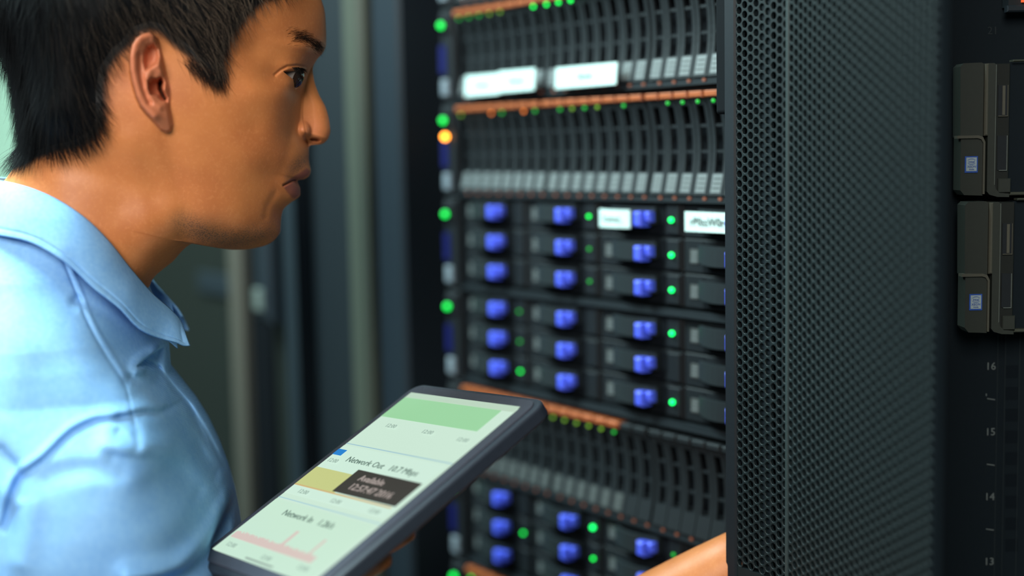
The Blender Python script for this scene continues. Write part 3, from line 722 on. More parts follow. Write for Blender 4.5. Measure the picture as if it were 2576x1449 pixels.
# fine noise / pores, tiny relief
NR_ = len(rows)
V = L2W(Xg, Yg, Wg).reshape(-1, 3); Vn = len(V)
st = 3; cols = list(range(st, NC-1, st)); 
Vf = L2W(Xg[:, cols], Yg[:, cols], -np.minimum(Wg[:, cols], 78)).reshape(-1, 3)
idn = np.arange(Vn).reshape(NR_, NC); idf = Vn+np.arange(len(Vf)).reshape(NR_, len(cols))
idf = np.c_[idn[:, 0], idf, idn[:, -1]]
def quads(I, flip):
    a, b, c, d = I[:-1, :-1].ravel(), I[:-1, 1:].ravel(), I[1:, 1:].ravel(), I[1:, :-1].ravel()
    return np.c_[a, b, c, d] if flip else np.c_[a, d, c, b]
FQ = np.r_[quads(idn, False), quads(idf, True)]
HV = np.r_[V, Vf]
def near(arr): return np.r_[arr.ravel(), np.zeros(len(Vf))]
lipu = Lpts([(783, 431), (775, 424), (762, 431), (742, 443), (712, 464), (735, 456), (750, 452), (764, 451), (779, 440)], 20)
lipl = Lpts([(746, 454), (730, 459), (712, 468), (722, 482), (736, 497), (746, 500), (757, 490), (757, 474)], 20)
lipm = np.maximum(sstep(polysd(Xg, Yg, lipu), -4, 2), sstep(polysd(Xg, Yg, lipl), -4, 2))
beard = sum(a_*gauss(Xg, Yg, *P2L(px_, py_, 40), 38, 28, .2)*2.1 for px_, py_, a_ in ((470, 560, .22), (505, 588, .32), (550, 603, .36), (600, 610, .40), (650, 600, .36), (690, 580, .25)))+.95*gauss(Xg, Yg, *P2L(752, 412, 16), 30, 17, -.7)
hairpoly = Lpts([(850, -300), (740, -30), (667, 0), (623, 43), (585, 92), (567, 150), (556, 185), (535, 185), (500, 165), (470, 135), (436, 112), (401, 82), (377, 76), (345, 88), (322, 118), (296, 140), (272, 175), (262, 217), (262, 260), (262, 300), (245, 340), (193, 372), (145, 380), (97, 395), (36, 415), (-60, 420), (-300, 300), (-300, -400), (400, -500)], 72)
scalp = sstep(polysd(Xg, Yg, hairpoly), -14, 8)
redm = sstep(info['sd'], -3, 4)*.8+.45*gauss(Xg, Yg, wingc[0]+20, wingc[1], 40, 40)
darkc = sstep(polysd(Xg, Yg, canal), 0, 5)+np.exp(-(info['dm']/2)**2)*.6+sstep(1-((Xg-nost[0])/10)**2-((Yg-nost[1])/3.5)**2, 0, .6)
def limb(pts, rad, n=20, cap=True):
    """tapered round tube along a smooth path, one closed surface"""
    pts = np.array(pts, float); rad = np.array(rad, float)
    t = np.r_[0, np.cumsum(np.linalg.norm(np.diff(pts, axis=0), axis=1))]; tq = np.linspace(0, t[-1], max(12, 6*len(pts)))
    P = np.c_[[pchip(tq, t, pts[:, k]) for k in range(3)]].T; R = pchip(tq, t, rad)
    T = np.gradient(P, axis=0); T /= np.linalg.norm(T, axis=1)[:, None]
    a = np.cross(T[0], [0.2, .3, 1]); a /= np.linalg.norm(a); V = []; 
    for i in range(len(P)):
        a = a-T[i]*a.dot(T[i]); a /= np.linalg.norm(a); b = np.cross(T[i], a)
        th = np.linspace(0, 2*np.pi, n, endpoint=False); V.append(P[i]+R[i]*(np.outer(np.cos(th), a)+np.outer(np.sin(th), b)))
    V = np.vstack(V); m = len(P); I = np.arange(m*n).reshape(m, n); I2 = np.c_[I, I[:, 0]]
    f = quads(I2, False).tolist(); V = np.r_[V, [P[0]-T[0]*R[0]*.4], [P[-1]+T[-1]*R[-1]*.7]]
    for j in range(n): f.append([m*n, I2[0, j], I2[0, j+1], I2[0, j+1]][:3]); f.append([m*n+1, I2[-1, j+1], I2[-1, j]])
    return V, f
def Wp(px, py, Z): return at(px, py, Z)
# --- arms and hands as skinned chains joined into the body mesh
extra = []
def hand(wrist, d, up, side, curl, sc=1.0, spread=1.0, th=1.0):
    """wrist point, direction to knuckles, back-of-hand normal, thumb side; five bent tapering fingers rooted in the palm"""
    d = nz(d); up = nz(np.array(up)-d*np.dot(up, d)); sd_ = nz(np.cross(up, d))*side
    out = []
    kn = []
    for k, (off, ln) in enumerate(((.030, .072), (.010, .080), (-.010, .075), (-.029, .058))):
        base = wrist+d*.085*sc+sd_*off*sc*spread; root = wrist+d*.03*sc+sd_*off*.6*sc
        a0 = curl*.5; p = [root, base]; ang = 0
        for j, fr in enumerate((.45, .32, .23)):
            ang += curl*(.5, .8, .6)[j]; v = d*math.cos(ang)-up*math.sin(ang)+sd_*off*1.5; p.append(p[-1]+nz(v)*ln*fr*sc)
        out.append(limb(p, np.array([.012, .0095, .0085, .0075, .0060])*sc, 14))
    tb_ = wrist+d*.025*sc+sd_*.022*sc
    out.append(limb([wrist+d*.01*sc, tb_, tb_+(d*.6+sd_*.8-up*.25*th)*.035*sc, tb_+(d*.95+sd_*.8-up*.5*th)*.062*sc], np.array([.014, .014, .0105, .0075])*sc, 14))
    # palm: flattened tube set side by side
    for off in (-.022, -.008, .007, .021): out.append(limb([wrist+sd_*off*.6*sc-d*.015, wrist+d*.045*sc+sd_*off*sc, wrist+d*.085*sc+sd_*off*1.25*sc], np.array([.015, .0165, .0115])*sc, 14))
    return out
# left arm (far side): shoulder, elbow below the frame, forearm rising behind the tablet to the door
wr = Wp(1900, 1388, .972); el = Wp(1130, 1885, 1.03); sh = Wp(230, 1270, 1.12)
extra.append(limb([sh, .5*(sh+el)+np.array([0, 0, -.01]), el, el*.55+wr*.45, el*.2+wr*.8, wr], [.046, .042, .038, .036, .028, .021], 28))
extra += hand(wr, np.array([1, .02, .22]), (0, -1, .2), -1, .05, .85, 1, 0)
# right arm: shoulder inside the sleeve, forearm under the tablet, palm below it, fingertips at its right edge
wr2 = orig-tn*.040-tx*.104-ty*.092; sh2 = L2W(210, 1150, 120); el2 = L2W(150, 2000, 110)
extra.append(limb([sh2, .5*(sh2+el2), el2, el2*.5+wr2*.5, wr2], [.05, .045, .042, .036, .026], 28))
extra += hand(wr2, tx*.168+ty*.068+tn*.010, -tn, -1, .12, 1.06, 1, 0)
# torso core under the shirt
tc_ = [L2W(60, 800, 0), L2W(-20, 1150, 0), L2W(-20, 1600, 0), L2W(0, 2300, 0)]
extra.append(limb(tc_, [.06, .105, .11, .11], 28))
extra.append(limb([L2W(100, 1120, -150), L2W(60, 1000, 0), L2W(100, 1120, 110)], [.05, .06, .05], 20))
BV = [HV]; BF = FQ.tolist(); k = len(HV)
for v, f in extra:
    BF += [[i+k for i in q] for q in f]; BV.append(v); k += len(v)
BV = np.vstack(BV)
def fastmesh(name, V, Fl, smooth=True):
    me = bpy.data.meshes.new(name); V = np.asarray(V, np.float32)
    ln = np.array([len(f) for f in Fl], np.int32); idx = np.concatenate([np.asarray(f, np.int32) for f in Fl]) if not isinstance(Fl, np.ndarray) else Fl.ravel().astype(np.int32)
    me.vertices.add(len(V)); me.vertices.foreach_set('co', V.ravel()); me.loops.add(len(idx)); me.loops.foreach_set('vertex_index', idx)
    me.polygons.add(len(ln)); me.polygons.foreach_set('loop_start', np.r_[0, np.cumsum(ln)[:-1]].astype(np.int32))
    me.update(calc_edges=True)
    if smooth: me.shade_smooth()
    return me
def attr(me, name, arr, n):
    a = me.attributes.new(name, 'FLOAT', 'POINT'); z = np.zeros(n, np.float32); z[:len(arr)] = arr; a.data.foreach_set('value', z)
foot = HO.copy(); foot[2] = 0
man = thing('person', 'man with short black hair in light blue shirt, in profile, holding a tablet', 'person', foot)
def mobj(name, me, m, par=man):
    me.materials.append(m); o = bpy.data.objects.new(name, me); C.objects.link(o); o.parent = par; o.location = tuple(-foot) if par is man else (0, 0, 0); return o
bme = fastmesh('body', BV, BF)
for nm_, ar in (('lip', near(lipm)), ('beard', near(beard)), ('scalp', near(scalp)), ('redm', near(redm)), ('darkc', near(darkc))): attr(bme, nm_, ar, len(BV))
def skin_mat():
    m = mat('skin', (.46, .175, .072), .46, sss=.12, spec=.38); nt = m.node_tree; b = nt.nodes['Principled BSDF']; N = nt.nodes.new; Lk = nt.links.new
    for l in list(b.inputs['Base Color'].links): nt.links.remove(l)
    for l in list(b.inputs['Normal'].links): nt.links.remove(l)
    tc = N('ShaderNodeTexCoord')
    def noise(sc, det=4):
        n = N('ShaderNodeTexNoise'); n.inputs['Scale'].default_value = sc; n.inputs['Detail'].default_value = det; Lk(tc.outputs['Object'], n.inputs['Vector']); return n.outputs['Fac']
    def math_(op, a, b_=None):
        n = N('ShaderNodeMath'); n.operation = op; n.use_clamp = op in ('MULTIPLY', 'ADD')
        for i, v in enumerate((a, b_)):
            if v is None: continue
            if isinstance(v, (int, float)): n.inputs[i].default_value = v
            else: Lk(v, n.inputs[i])
        return n.outputs[0]
    def at_(n_): a = N('ShaderNodeAttribute'); a.attribute_name = n_; return a.outputs['Fac']
    def mixc(c1, c2, f):
        n = N('ShaderNodeMix'); n.data_type = 'RGBA'
        for i, v in ((6, c1), (7, c2)):
            if isinstance(v, tuple): n.inputs[i].default_value = (*v, 1)
            else: Lk(v, n.inputs[i])
        Lk(f, n.inputs[0]) if not isinstance(f, float) else None
        return n.outputs[2]
    def ramp(v, a, b_):
        r = N('ShaderNodeMapRange'); r.inputs['From Min'].default_value = a; r.inputs['From Max'].default_value = b_; Lk(v, r.inputs['Value']); return r.outputs['Result']
    c = mixc((.57, .205, .064), (.48, .157, .05), ramp(noise(28), .35, .65))
    c = mixc(c, (.62, .24, .085), math_('MULTIPLY', ramp(noise(420, 2), .5, .75), .45))
    c = mixc(c, (.58, .19, .10), at_('redm'))
    c = mixc(c, (.29, .092, .058), at_('lip'))
    c = mixc(c, (.09, .055, .04), math_('MULTIPLY', at_('beard'), ramp(noise(950, 1), .42, .66)))
    c = mixc(c, (.20, .10, .055), math_('MULTIPLY', at_('beard'), .45))
    c = mixc(c, (.0045, .0048, .0055), at_('scalp'))
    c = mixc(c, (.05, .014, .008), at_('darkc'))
    Lk(c, b.inputs['Base Color'])
    bp = N('ShaderNodeBump'); bp.inputs['Strength'].default_value = .22; bp.inputs['Distance'].default_value = .0005
    hgt = math_('ADD', math_('MULTIPLY', noise(1300, 2), .6), math_('MULTIPLY', noise(330, 2), .5)); Lk(hgt, bp.inputs['Height']); Lk(bp.outputs['Normal'], b.inputs['Normal'])
    rr_ = N('ShaderNodeMapRange'); rr_.inputs['To Min'].default_value = .38; rr_.inputs['To Max'].default_value = .6; Lk(noise(60), rr_.inputs['Value']); Lk(rr_.outputs['Result'], b.inputs['Roughness'])
    return m
body = mobj('body', bme, skin_mat())
# eyeball
ec = L2W(*P2L(719, 186, 30), 25.2)
def sphere(c, r, n=32, m=24, axis=None):
    V = [c+r*np.array([math.sin(math.pi*i/m)*math.cos(2*math.pi*j/n), math.sin(math.pi*i/m)*math.sin(2*math.pi*j/n), math.cos(math.pi*i/m)]) for i in range(m+1) for j in range(n)]
    I = np.arange((m+1)*n).reshape(m+1, n); return np.array(V), quads(np.c_[I, I[:, 0]], False)
v, f = sphere(ec, .0128); eye = mobj('eyeball', fastmesh('eyeball', v, f), mat('eye_white', (.22, .19, .17), .12))
look = nz(ha*.70-hb*.30+hc_*.62)
def capm(c, d, r, half, lift):
    a = nz(np.cross(d, [0, 0, 1.])); b = np.cross(d, a); V = []; n, m = 24, 6
    for i in range(m+1):
        t = half*i/m; V += [c+(r+lift)*(d*math.cos(t)+math.sin(t)*(a*math.cos(p)+b*math.sin(p))) for p in np.linspace(0, 2*np.pi, n, endpoint=False)]
    I = np.arange((m+1)*n).reshape(m+1, n); return fastmesh('cap', np.array(V), quads(np.c_[I, I[:, 0]], True))
mobj('iris', capm(ec, look, .0128, .50, .0002), mat('iris_brown', (.022, .012, .008), .08), eye).location = (0, 0, 0)
# ---- hair
hw_interp = Wg
def surf(x, y):                           # bilinear lookup of the head relief in local coords
    s = y-K3*x; i = np.clip(np.searchsorted(rows, s)-1, 0, NR_-2); fr = (s-rows[i])/(rows[i+1]-rows[i])
    xf_ = xf[i]*(1-fr)+xf[i+1]*fr; xb_ = xb[i]*(1-fr)+xb[i+1]*fr; tt = np.clip((x-xb_)/(xf_-xb_), 0, 1)
    j = np.clip(np.searchsorted(uu, tt)-1, 0, NC-2); fj = np.clip((tt-uu[j])/(uu[j+1]-uu[j]), 0, 1)
    return (Wg[i, j]*(1-fj)+Wg[i, j+1]*fj)*(1-fr)+(Wg[i+1, j]*(1-fj)+Wg[i+1, j+1]*fj)*fr
def strands(roots3, dirs, lens, r0, nseg=5, bend=None, col=None, rand=.25):
    n = len(roots3); P = roots3.copy(); D = dirs/np.linalg.norm(dirs, axis=1)[:, None]; pts = [P.copy()]; ds = [D.copy()]
    for k in range(nseg):
        P = P+D*(lens/nseg)[:, None]; pts.append(P.copy())
        if bend is not None: D = D+bend*(1/nseg)
        D = D+rng.normal(0, rand/nseg, D.shape); D /= np.linalg.norm(D, axis=1)[:, None]; ds.append(D.copy())
    V = np.zeros((n, nseg+1, 3, 3))
    for k in range(nseg+1):
        a = np.cross(ds[k], hc_+.01); a /= np.linalg.norm(a, axis=1)[:, None]; b = np.cross(ds[k], a); r = r0*(1-.85*k/nseg)
        r = r[:, None] if np.ndim(r) else r
        for j in range(3):
            t = 2*math.pi*j/3; V[:, k, j] = pts[k]+r*(math.cos(t)*a+math.sin(t)*b)
    I = np.arange(n*(nseg+1)*3).reshape(n, nseg+1, 3); I2 = np.concatenate([I, I[:, :, :1]], 2)
    f = np.stack([I2[:, :-1, :-1], I2[:, :-1, 1:], I2[:, 1:, 1:], I2[:, 1:, :-1]], -1).reshape(-1, 4)
    return V.reshape(-1, 3), f
def hair_mat(name, c1, c2, sc=60):
    m = mat(name, c1, .55, spec=.07); nt = m.node_tree; b = nt.nodes['Principled BSDF']
    for l in list(b.inputs['Base Color'].links)+list(b.inputs['Normal'].links): nt.links.remove(l)
    a = nt.nodes.new('ShaderNodeAttribute'); a.attribute_name = 'rnd'; r = nt.nodes.new('ShaderNodeValToRGB')
    r.color_ramp.elements[0].color = (*c1, 1); r.color_ramp.elements[1].color = (*c2, 1); r.color_ramp.elements[0].position = .30; r.color_ramp.elements[1].position = 1
    nt.links.new(a.outputs['Fac'], r.inputs['Fac']); nt.links.new(r.outputs['Color'], b.inputs['Base Color']); return m
HM = hair_mat('black_hair', (.0035, .004, .005), (.22, .165, .12))
# cap: offset scalp surface
hp = hairpoly
def hair_sd(x, y): return polysd(x, y, hp)
NH = 15000
xs = rng.uniform(-60, 800, NH*4); ys = rng.uniform(-260, 430, NH*4)
xr = rng.random(NH//2); yr = rng.uniform(-250, 375, NH//2)
for _k in range(3): xe_ = XB(yr-K3*np.interp(yr, back[::-1, 1]*0+np.sort(back[:, 1]), back[np.argsort(back[:, 1]), 0]))
xs = np.r_[xe_+2+30*xr**2, xs]; ys = np.r_[yr, ys]
s_ = ys-K3*xs; ok = (s_ > rows[0]+2) & (xs < XF(s_)-6) & (xs > XB(s_)+1) ; xs, ys = xs[ok], ys[ok]
hs = hair_sd(xs, ys); ok = hs > 0; xs, ys, hs = xs[ok], ys[ok], hs[ok]
ok = ~((polysd(xs, ys, EARO) > -2)); xs, ys, hs = xs[ok], ys[ok], hs[ok]
xs, ys, hs = xs[:NH], ys[:NH], hs[:NH]; side = np.where(rng.random(len(xs)) < .82, 1, -1)
W0 = surf(xs, ys); e_ = 3.
wx = (surf(xs+e_, ys)-surf(xs-e_, ys))/(2*e_)*3.613; wy = (surf(xs, ys+e_)-surf(xs, ys-e_))/(2*e_)*3.613
wx = np.clip(wx, -6, 6); wy = np.clip(wy, -6, 6)
# local normal (a, b, c): surface w(a,b); a=+x, b=-y
Nl = np.c_[-wx, wy, np.ones_like(wx)]; Nl /= np.linalg.norm(Nl, axis=1)[:, None]; Nl[:, 2] *= side
# flow field in local (a, down): nape falls down, sides fall forward-down, top sweeps forward
fr_ = np.clip((xs-150)/350, 0, 1); top = np.clip((120-ys)/250, 0, 1)
ang = np.interp(xs, [0, 150, 300, 420, 520, 620, 760], [92, 78, 62, 55, 60, 95, 110])+rng.normal(0, 11, len(xs))
ang = ang+np.where((ys < 90) & (xs > 430), rng.normal(-4, 14, len(xs)), 0)
fa = np.radians(ang); Dl = np.c_[np.cos(fa), -np.sin(fa), np.zeros_like(fa)]
Dl = Dl-Nl*(Dl*Nl).sum(1)[:, None]; Dl /= np.linalg.norm(Dl, axis=1)[:, None]
depth = np.clip(hs/60, 0, 1)
lift = .20+.28*depth+rng.normal(0, .06, len(xs))
Dl = Dl+Nl*np.maximum(lift, .08)[:, None]
Bas = np.array([ha, hb, hc_])
roots = L2W(xs, ys, W0*side)+(Nl*(.0005+.003*depth[:, None]*rng.random((len(xs), 1))))@Bas
lens = (.012+.016*depth)*rng.uniform(.7, 1.25, len(xs))
bend = (-.32*lift[:, None]*Nl)@Bas+np.array([0, 0, -.25])*depth[:, None]
v1, f1 = strands(roots, Dl@Bas, lens, .00013, 5, bend)
nv = 18
rn = np.repeat(rng.random(len(xs))**1.8*np.clip(.05+xs/520, .12, 1), nv)  # random brown tones, lighter towards the face to paint in the highlights
cap_rows = [i for i in range(0, NR_, 3)]
XI, YI = Xg[::3, ::4], Yg[::3, ::4]; WI = Wg[::3, ::4]; cs_ = hair_sd(XI, YI); es_ = polysd(XI, YI, EARO)
# cap shell
gx = np.gradient(WI, axis=1)/np.maximum(np.gradient(XI, axis=1), .3)*3.613; gx = np.clip(gx, -5, 5)
off = np.where(es_ > 0, -6, -.5+5.0*sstep(cs_, 0, 95))
nl = np.sqrt(1+gx**2); CXp = XI-gx/nl*off*3.613*1.0; CW_ = WI+off/nl
CXp[:, 0] -= off[:, 0]*3.6; CXp[:, -1] += np.where(cs_[:, -1] > 0, off[:, -1]*3.6, 0); CW_[:, 0] = 0; CW_[:, -1] = 0
Vc = np.vstack([L2W(CXp, YI, CW_).reshape(-1, 3), L2W(CXp, YI, -CW_).reshape(-1, 3)]); Ic = np.arange(XI.size).reshape(XI.shape)
keep = (cs_[:-1, :-1] > 1) & (cs_[1:, 1:] > 1) & (es_[:-1, :-1] < 1) & (es_[1:, 1:] < 1)
q1 = quads(Ic, False).reshape(*keep.shape, 4)[keep]; q2 = quads(Ic, True).reshape(*keep.shape, 4)[keep]+XI.size
me = fastmesh('hair', np.vstack([v1, Vc]), np.vstack([f1, q1+len(v1), q2+len(v1)]))
attr(me, 'rnd', np.r_[rn, np.zeros(len(Vc))], len(v1)+len(Vc)); hair = mobj('hair', me, HM)
# eyebrow, lashes, sideburn wisps, nape wisps
def wisps(name, pts, n, spread, w_, angs, ln, r, lift_=.15, m=None):
    pts = np.array(pts); t = rng.random(n)*(len(pts)-1); i = np.minimum(t.astype(int), len(pts)-2); fr = (t-i)[:, None]
    c = pts[i]*(1-fr)+pts[i+1]*fr+rng.normal(0, spread, (n, 2)); an = np.radians(np.interp(t, np.arange(len(pts)), angs)+rng.normal(0, 9, n))
    wv = surf(c[:, 0], c[:, 1]); D = (np.c_[np.cos(an), -np.sin(an), np.full(n, lift_)])@Bas
    e_ = 3.; gx_ = np.clip((surf(c[:, 0]+e_, c[:, 1])-surf(c[:, 0]-e_, c[:, 1]))/(2*e_)*3.6, -5, 5); D = D+np.outer(gx_*np.cos(an), hc_)
    v, f = strands(L2W(c[:, 0], c[:, 1], wv), D, ln*rng.uniform(.6, 1.3, n), r, 4, rand=.35)
    me = fastmesh(name, v, f); attr(me, 'rnd', np.repeat(rng.random(n)*.5, 15), len(v)); return mobj(name, me, m or HM)
wisps('eyebrow', Lpts([(728, 97), (760, 92), (788, 104), (806, 112)], 38), 480, 7.5, 0, [-20, 0, 20, 35], .0075, .00006)
wisps('eyebrow', Lpts([(790, 112), (806, 118), (812, 124)], 22), 110, 7, 0, [20, 35, 45], .0060, .00007)
wisps('eyelashes', Lpts([(735, 170), (752, 169), (772, 170)], 42), 120, 1.0, 0, [55, 45, 30], .0075, .00012, .35)
wisps('sideburn_wisps', Lpts([(470, 150), (505, 172), (540, 190), (560, 170)], 72), 700, 9, 0, [55, 62, 75, 85], .013, .00008, .12)
wisps('nape_wisps', Lpts([(50, 400), (97, 390), (150, 372), (200, 355), (245, 320), (262, 250)], 55), 700, 9, 0, [110, 80, 65, 60, 60, 62], .012, .00008, .10)
# ---------------------------------------------------------------- shirt
def shirt_mat():
    m = mat('light_blue_oxford_cotton', (.25, .44, .80), .75, spec=.25); nt = m.node_tree; b = nt.nodes['Principled BSDF']; N = nt.nodes.new; Lk = nt.links.new
    for l in list(b.inputs['Base Color'].links)+list(b.inputs['Normal'].links): nt.links.remove(l)
    uv = N('ShaderNodeUVMap'); sep = N('ShaderNodeSeparateXYZ'); Lk(uv.outputs[0], sep.inputs[0])
    def m_(op, a, b_=0.):
        n = N('ShaderNodeMath'); n.operation = op
        for i, v_ in enumerate((a, b_)):
            if isinstance(v_, (int, float)): n.inputs[i].default_value = v_
            else: Lk(v_, n.inputs[i])
        return n.outputs[0]
    k = 2*math.pi/.00080*1.0
    wv = m_('MULTIPLY', m_('SINE', m_('MULTIPLY', sep.outputs[0], k)), m_('SINE', m_('MULTIPLY', sep.outputs[1], k)))
    tc = N('ShaderNodeTexCoord'); no = N('ShaderNodeTexNoise'); no.inputs['Scale'].default_value = 350; no.inputs['Detail'].default_value = 4; Lk(tc.outputs['Object'], no.inputs['Vector'])
    no2 = N('ShaderNodeTexNoise'); no2.inputs['Scale'].default_value = 30; no2.inputs['Detail'].default_value = 6; Lk(tc.outputs['Object'], no2.inputs['Vector'])
    f = m_('ADD', m_('ADD', m_('MULTIPLY', wv, .22), m_('MULTIPLY', no.outputs['Fac'], .5)), m_('MULTIPLY', no2.outputs['Fac'], .5))
    r = N('ShaderNodeValToRGB'); r.color_ramp.elements[0].position = .15; r.color_ramp.elements[1].position = .85
    r.color_ramp.elements[0].color = (.135, .345, .74, 1); r.color_ramp.elements[1].color = (.30, .58, .88, 1)
    Lk(f, r.inputs[0]); Lk(r.outputs[0], b.inputs['Base Color'])
    bp = N('ShaderNodeBump'); bp.inputs['Strength'].default_value = .35; bp.inputs['Distance'].default_value = .0004; Lk(f, bp.inputs['Height']); Lk(bp.outputs[0], b.inputs['Normal'])
    return m
SM = shirt_mat()
def grid_obj(name, X_, Y_, W_g, par=man, m=SM, solid=0, flip=False):
    v = L2W(X_, Y_, W_g).reshape(-1, 3); I = np.arange(X_.size).reshape(X_.shape); f = quads(I, flip); me = fastmesh(name, v, f)
    uvl = me.uv_layers.new(name='UVMap'); dat = np.c_[X_.ravel()/S, Y_.ravel()/S][f.ravel()].astype(np.float32); uvl.data.foreach_set('uv', dat.ravel())
    o = mobj(name, me, m, par)
    if solid: md = o.modifiers.new('thickness', 'SOLIDIFY'); md.thickness = solid; md.offset = 0
    return o
def crv(pts, n):
    pts = np.array(pts, float); t = np.r_[0, np.cumsum(np.linalg.norm(np.diff(pts[:, :2], axis=0), axis=1))]; tq = np.linspace(0, t[-1], n)
    return np.c_[[pchip(tq, t, pts[:, k]) for k in range(pts.shape[1])]].T
def L3(lst): return [(*P2L(a, b, w_), w_) for a, b, w_ in lst]
# torso relief
TF = [(350, 560), (352, 640), (365, 700), (400, 790), (425, 868), (430, 935), (462, 975), (500, 1022), (530, 1070), (556, 1125), (577, 1180), (593, 1235), (604, 1290), (612, 1340), (620, 1395), (628, 1449), (640, 1560), (650, 1750), (650, 2600)]
tf = Lpts(TF, 20); TBk = Lpts([(-160, 560), (-330, 700), (-430, 850), (-480, 1100), (-500, 1750), (-480, 2600)], 0)
ty0, ty1 = 560, 2500
rowsT = np.r_[np.linspace(ty0, 1700, 420), np.linspace(1704, ty1, 100)]; xfT = gsm(np.interp(rowsT, tf[:, 1], tf[:, 0]), 5); xbT = np.interp(rowsT, TBk[:, 1], TBk[:, 0])
NT = 420; ut = np.linspace(0, 1, NT); ut = .5*ut+.5*(1-np.cos(np.pi*ut))/2
XT = xbT[:, None]+(xfT-xbT)[:, None]*ut[None]; YT = np.repeat(rowsT[:, None], NT, 1)
TC = [(0, 600, 66), (100, 610, 72), (200, 700, 76), (280, 770, 70), (340, 830, 56), (390, 870, 38), (0, 700, 90), (100, 760, 100), (200, 830, 104), (300, 900, 92), (380, 930, 66), (0, 850, 118), (100, 930, 130), (220, 970, 132), (320, 990, 118), (400, 1010, 88),
 (460, 1040, 58), (0, 1050, 140), (120, 1080, 152), (250, 1090, 155), (350, 1080, 142), (430, 1110, 112), (500, 1150, 72), (0, 1250, 150), (120, 1250, 172), (260, 1230, 176), (380, 1220, 158), (480, 1250, 120), (550, 1290, 72), (585, 1300, 40),
 (0, 1430, 155), (150, 1430, 182), (300, 1420, 184), (430, 1430, 158), (530, 1440, 118), (590, 1440, 62), (-100, 800, 90), (-150, 1100, 110), (300, 1650, 184), (100, 1650, 170), (200, 2300, 165), (0, 2300, 160), (450, 2300, 130)]
cc = []; vv = []
for px, py, wv in TC:
    x, y = P2L(px, py, wv); a = np.interp(y, rowsT, xfT)-x; b = x-np.interp(y, rowsT, xbT)
    if a < 4 or b < 4: continue
    cc.append((x, y)); vv.append(math.log((wv*3.6)**2/(a*b)))
Gt = tps(cc, np.array(vv))
WT = np.sqrt(np.maximum((xfT[:, None]-XT)*(XT-xbT[:, None])*np.exp(np.clip(Gt(XT, YT), -6, 4)), 0))/3.6
def fold(pts, wv, amp, rad, sgn=1):
    global WT
    pts = crv(pts, 26)[:, :2]; d = pldist(XT, YT, Lpts(pts, wv)); amp = amp*1.55; WT = WT+sgn*amp*np.exp(-(d/rad)**2)
def sfold(pts, wv, amp, rad):             # asymmetric fold: ridge on one side, valley on the other
    fold(pts, wv, amp, rad); fold([(a-rad*.9, b+rad*.9) for a, b in pts], wv, amp*.9, rad, -1)
inner = sstep(xfT[:, None]-XT, 0, 30)
W0T = WT.copy()
# placket/chest crease, armhole seam, shoulder seam, sleeve folds
sfold([(350, 925), (400, 945), (432, 985), (462, 1010), (490, 1045), (515, 1100), (535, 1150), (565, 1195)], 80, 6, 16)
fold([(372, 936), (425, 985), (470, 1035), (505, 1100), (530, 1145), (572, 1200), (592, 1260)], 78, 7, 8, -1)
fold([(18, 1315), (52, 1200), (123, 1137), (202, 1069), (262, 1051), (343, 1050), (402, 1071), (460, 1083), (521, 1163), (560, 1230)], 140, 2.6, 6, -1)
fold([(2, 1295), (38, 1185), (110, 1124), (192, 1056), (256, 1037), (343, 1036), (408, 1058)], 140, 1.8, 7)
fold([(141, 652), (184, 744), (225, 830), (270, 905), (319, 977), (343, 1048)], 110, 1.0, 3.2, -1)
fold([(154, 652), (197, 744), (238, 830), (283, 903), (331, 972)], 110, .8, 4)
fold([(205, 690), (260, 740), (330, 800), (385, 860), (410, 900)], 80, 4, 16, -1)
fold([(190, 760), (260, 800), (320, 850), (370, 900)], 100, 3, 12, -1)
fold([(210, 775), (280, 812), (345, 870), (395, 920)], 95, 3, 14)
fold([(300, 1060), (340, 1085), (345, 1115), (300, 1085)], 150, 3.0, 12, -1)
fold([(270, 1100), (360, 1120), (450, 1180), (520, 1260), (560, 1330)], 150, 4, 20)
fold([(290, 1140), (370, 1160), (440, 1215), (500, 1290)], 155, 3, 18, -1)
fold([(120, 1200), (220, 1180), (300, 1190)], 170, 2.5, 20, -1)
fold([(330, 1390), (430, 1395), (520, 1370), (590, 1330)], 140, 7, 22)
fold([(360, 1430), (450, 1440), (530, 1420), (600, 1380)], 140, 6, 18, -1)
fold([(400, 1480), (500, 1480), (600, 1430)], 140, 5, 20)
fold([(0, 1140), (50, 1190), (60, 1230)], 150, 3, 14, -1)
fold([(-20, 1240), (80, 1260), (60, 1400)], 160, 3, 30)
chest = polysd(XT, YT, Lpts(crv([(350, 905), (400, 945), (440, 998), (485, 1050), (517, 1103), (546, 1160), (573, 1215), (590, 1275), (598, 1340), (603, 1400), (606, 1470), (610, 1700)], 40)[:, :2].tolist()+[(800, 1700), (700, 1300), (600, 1000), (480, 860)], 55))
WT = WT*(1-.42*sstep(chest, -3, 7))+2.5*np.exp(-((chest+12)/9)**2)
nzx = np.zeros_like(WT)
for _ in range(46):
    a = rng.uniform(0, 2*math.pi); f_ = rng.uniform(.008, .035); nzx += np.sin(XT*f_*math.cos(a)+YT*f_*math.sin(a)+rng.uniform(0, 6.28))*.33*(.018/f_)**.7
WT = np.maximum(W0T+(WT-W0T+nzx*.8)*inner, 0); WT[:, 0] = 0; WT[:, -1] = 0
ids = np.arange(XT.size).reshape(XT.shape); cT = list(range(4, NT-1, 4)); vN = L2W(XT, YT, WT).reshape(-1, 3)
vF = L2W(XT[:, cT], YT[:, cT], -.92*W0T[:, cT]-np.interp(YT[:, cT], [560, 700], [0, 4])).reshape(-1, 3); iF = np.c_[ids[:, 0], len(vN)+np.arange(len(vF)).reshape(len(rowsT), -1), ids[:, -1]]
fT = np.r_[quads(ids, False), quads(iF, True)]; me = fastmesh('shirt', np.r_[vN, vF], fT)
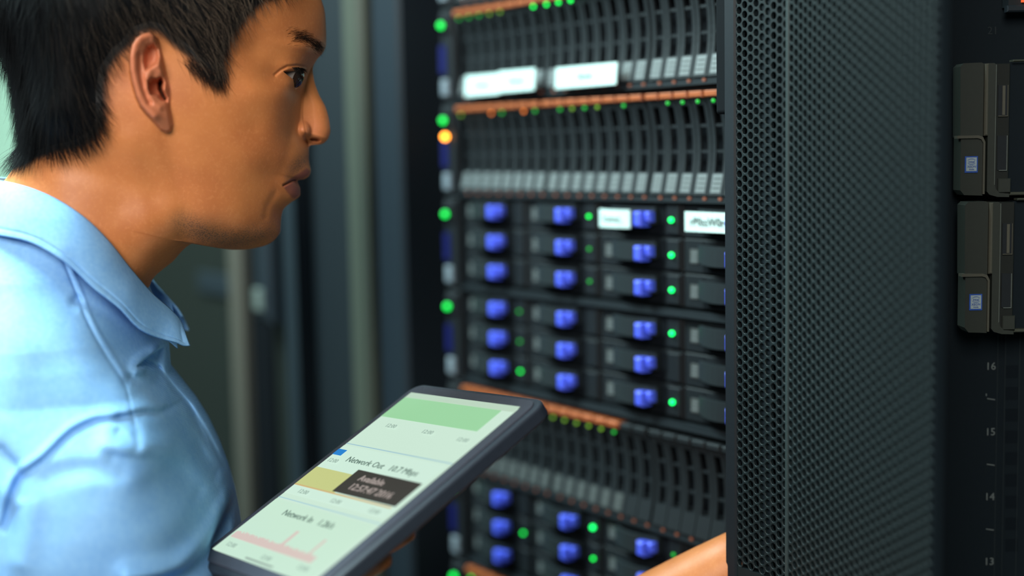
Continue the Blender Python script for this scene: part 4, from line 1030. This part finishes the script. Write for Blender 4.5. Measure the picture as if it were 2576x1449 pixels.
uvl = me.uv_layers.new(name='UVMap'); al = np.r_[np.c_[XT.ravel()/S, YT.ravel()/S], np.c_[XT[:, cT].ravel()/S, YT[:, cT].ravel()/S]][fT.ravel()].astype(np.float32); uvl.data.foreach_set('uv', al.ravel())
shirt = mobj('shirt', me, SM)
# placket strip at the chest edge, in front of the arm crease
# collar leaf: near half and far half
topc = L3([(-45, 448, 10), (-20, 452, 34), (20, 460, 46), (60, 470, 55), (130, 497, 63), (200, 540, 68), (270, 605, 66), (330, 680, 56), (385, 742, 42), (430, 782, 30), (447, 800, 27), (458, 818, 27)])
botc = L3([(-110, 560, 8), (-60, 580, 50), (0, 592, 74), (60, 604, 84), (160, 657, 94), (230, 720, 94), (300, 775, 88), (355, 830, 76), (410, 853, 60), (445, 862, 52), (466, 870, 46), (477, 870, 43)])
NCc = 160; tp_ = crv(topc, NCc); bt_ = crv(botc, NCc); vq = np.linspace(0, 1, 40)
CX_ = tp_[:, 0][None]*(1-vq[:, None])+bt_[:, 0][None]*vq[:, None]; CY_ = tp_[:, 1][None]*(1-vq[:, None])+bt_[:, 1][None]*vq[:, None]
bulge = 6*np.sin(np.pi*vq**.7)[:, None]*np.ones(NCc)[None]
CWc = tp_[:, 2][None]*(1-vq[:, None])+bt_[:, 2][None]*vq[:, None]+bulge
edge = np.minimum(vq[:, None]*0+(1-vq[:, None])*130, np.minimum((1-np.linspace(0, 1, NCc))[None]*560, 200))
CWc = CWc-.9*np.exp(-((edge-16)/3.0)**2)+.25*np.sin(CX_*.11)*np.exp(-((edge-18)/16)**2)
CWc += .9*np.sin(CX_*.035+CY_*.02)*np.exp(-((CX_-300)/150)**2)*(vq[:, None]*(1-vq[:, None])*4)
col_ = grid_obj('collar', CX_, CY_, CWc, man, SM, .0016)
colf = grid_obj('collar', CX_, CY_, -CWc, man, SM, .0016, True)
# collar stand: inner band hugging the neck
st_ = tp_.copy(); sb = tp_.copy(); sb[:, 0] += 12; sb[:, 1] += 95; 
SX = st_[:, 0][None]*(1-vq[:, None])+sb[:, 0][None]*vq[:, None]; SY = st_[:, 1][None]*(1-vq[:, None])+sb[:, 1][None]*vq[:, None]
SW = (tp_[:, 2]-1.5)[None]*np.ones((40, 1))
ncol = int(NCc*.93)
grid_obj('collar_stand', SX[:, :ncol], SY[:, :ncol], SW[:, :ncol], man, SM, .0012)
grid_obj('collar_stand', SX[:, :ncol], SY[:, :ncol], -SW[:, :ncol], man, SM, .0012, True)
# stitching on the collar edge
stc = MB()
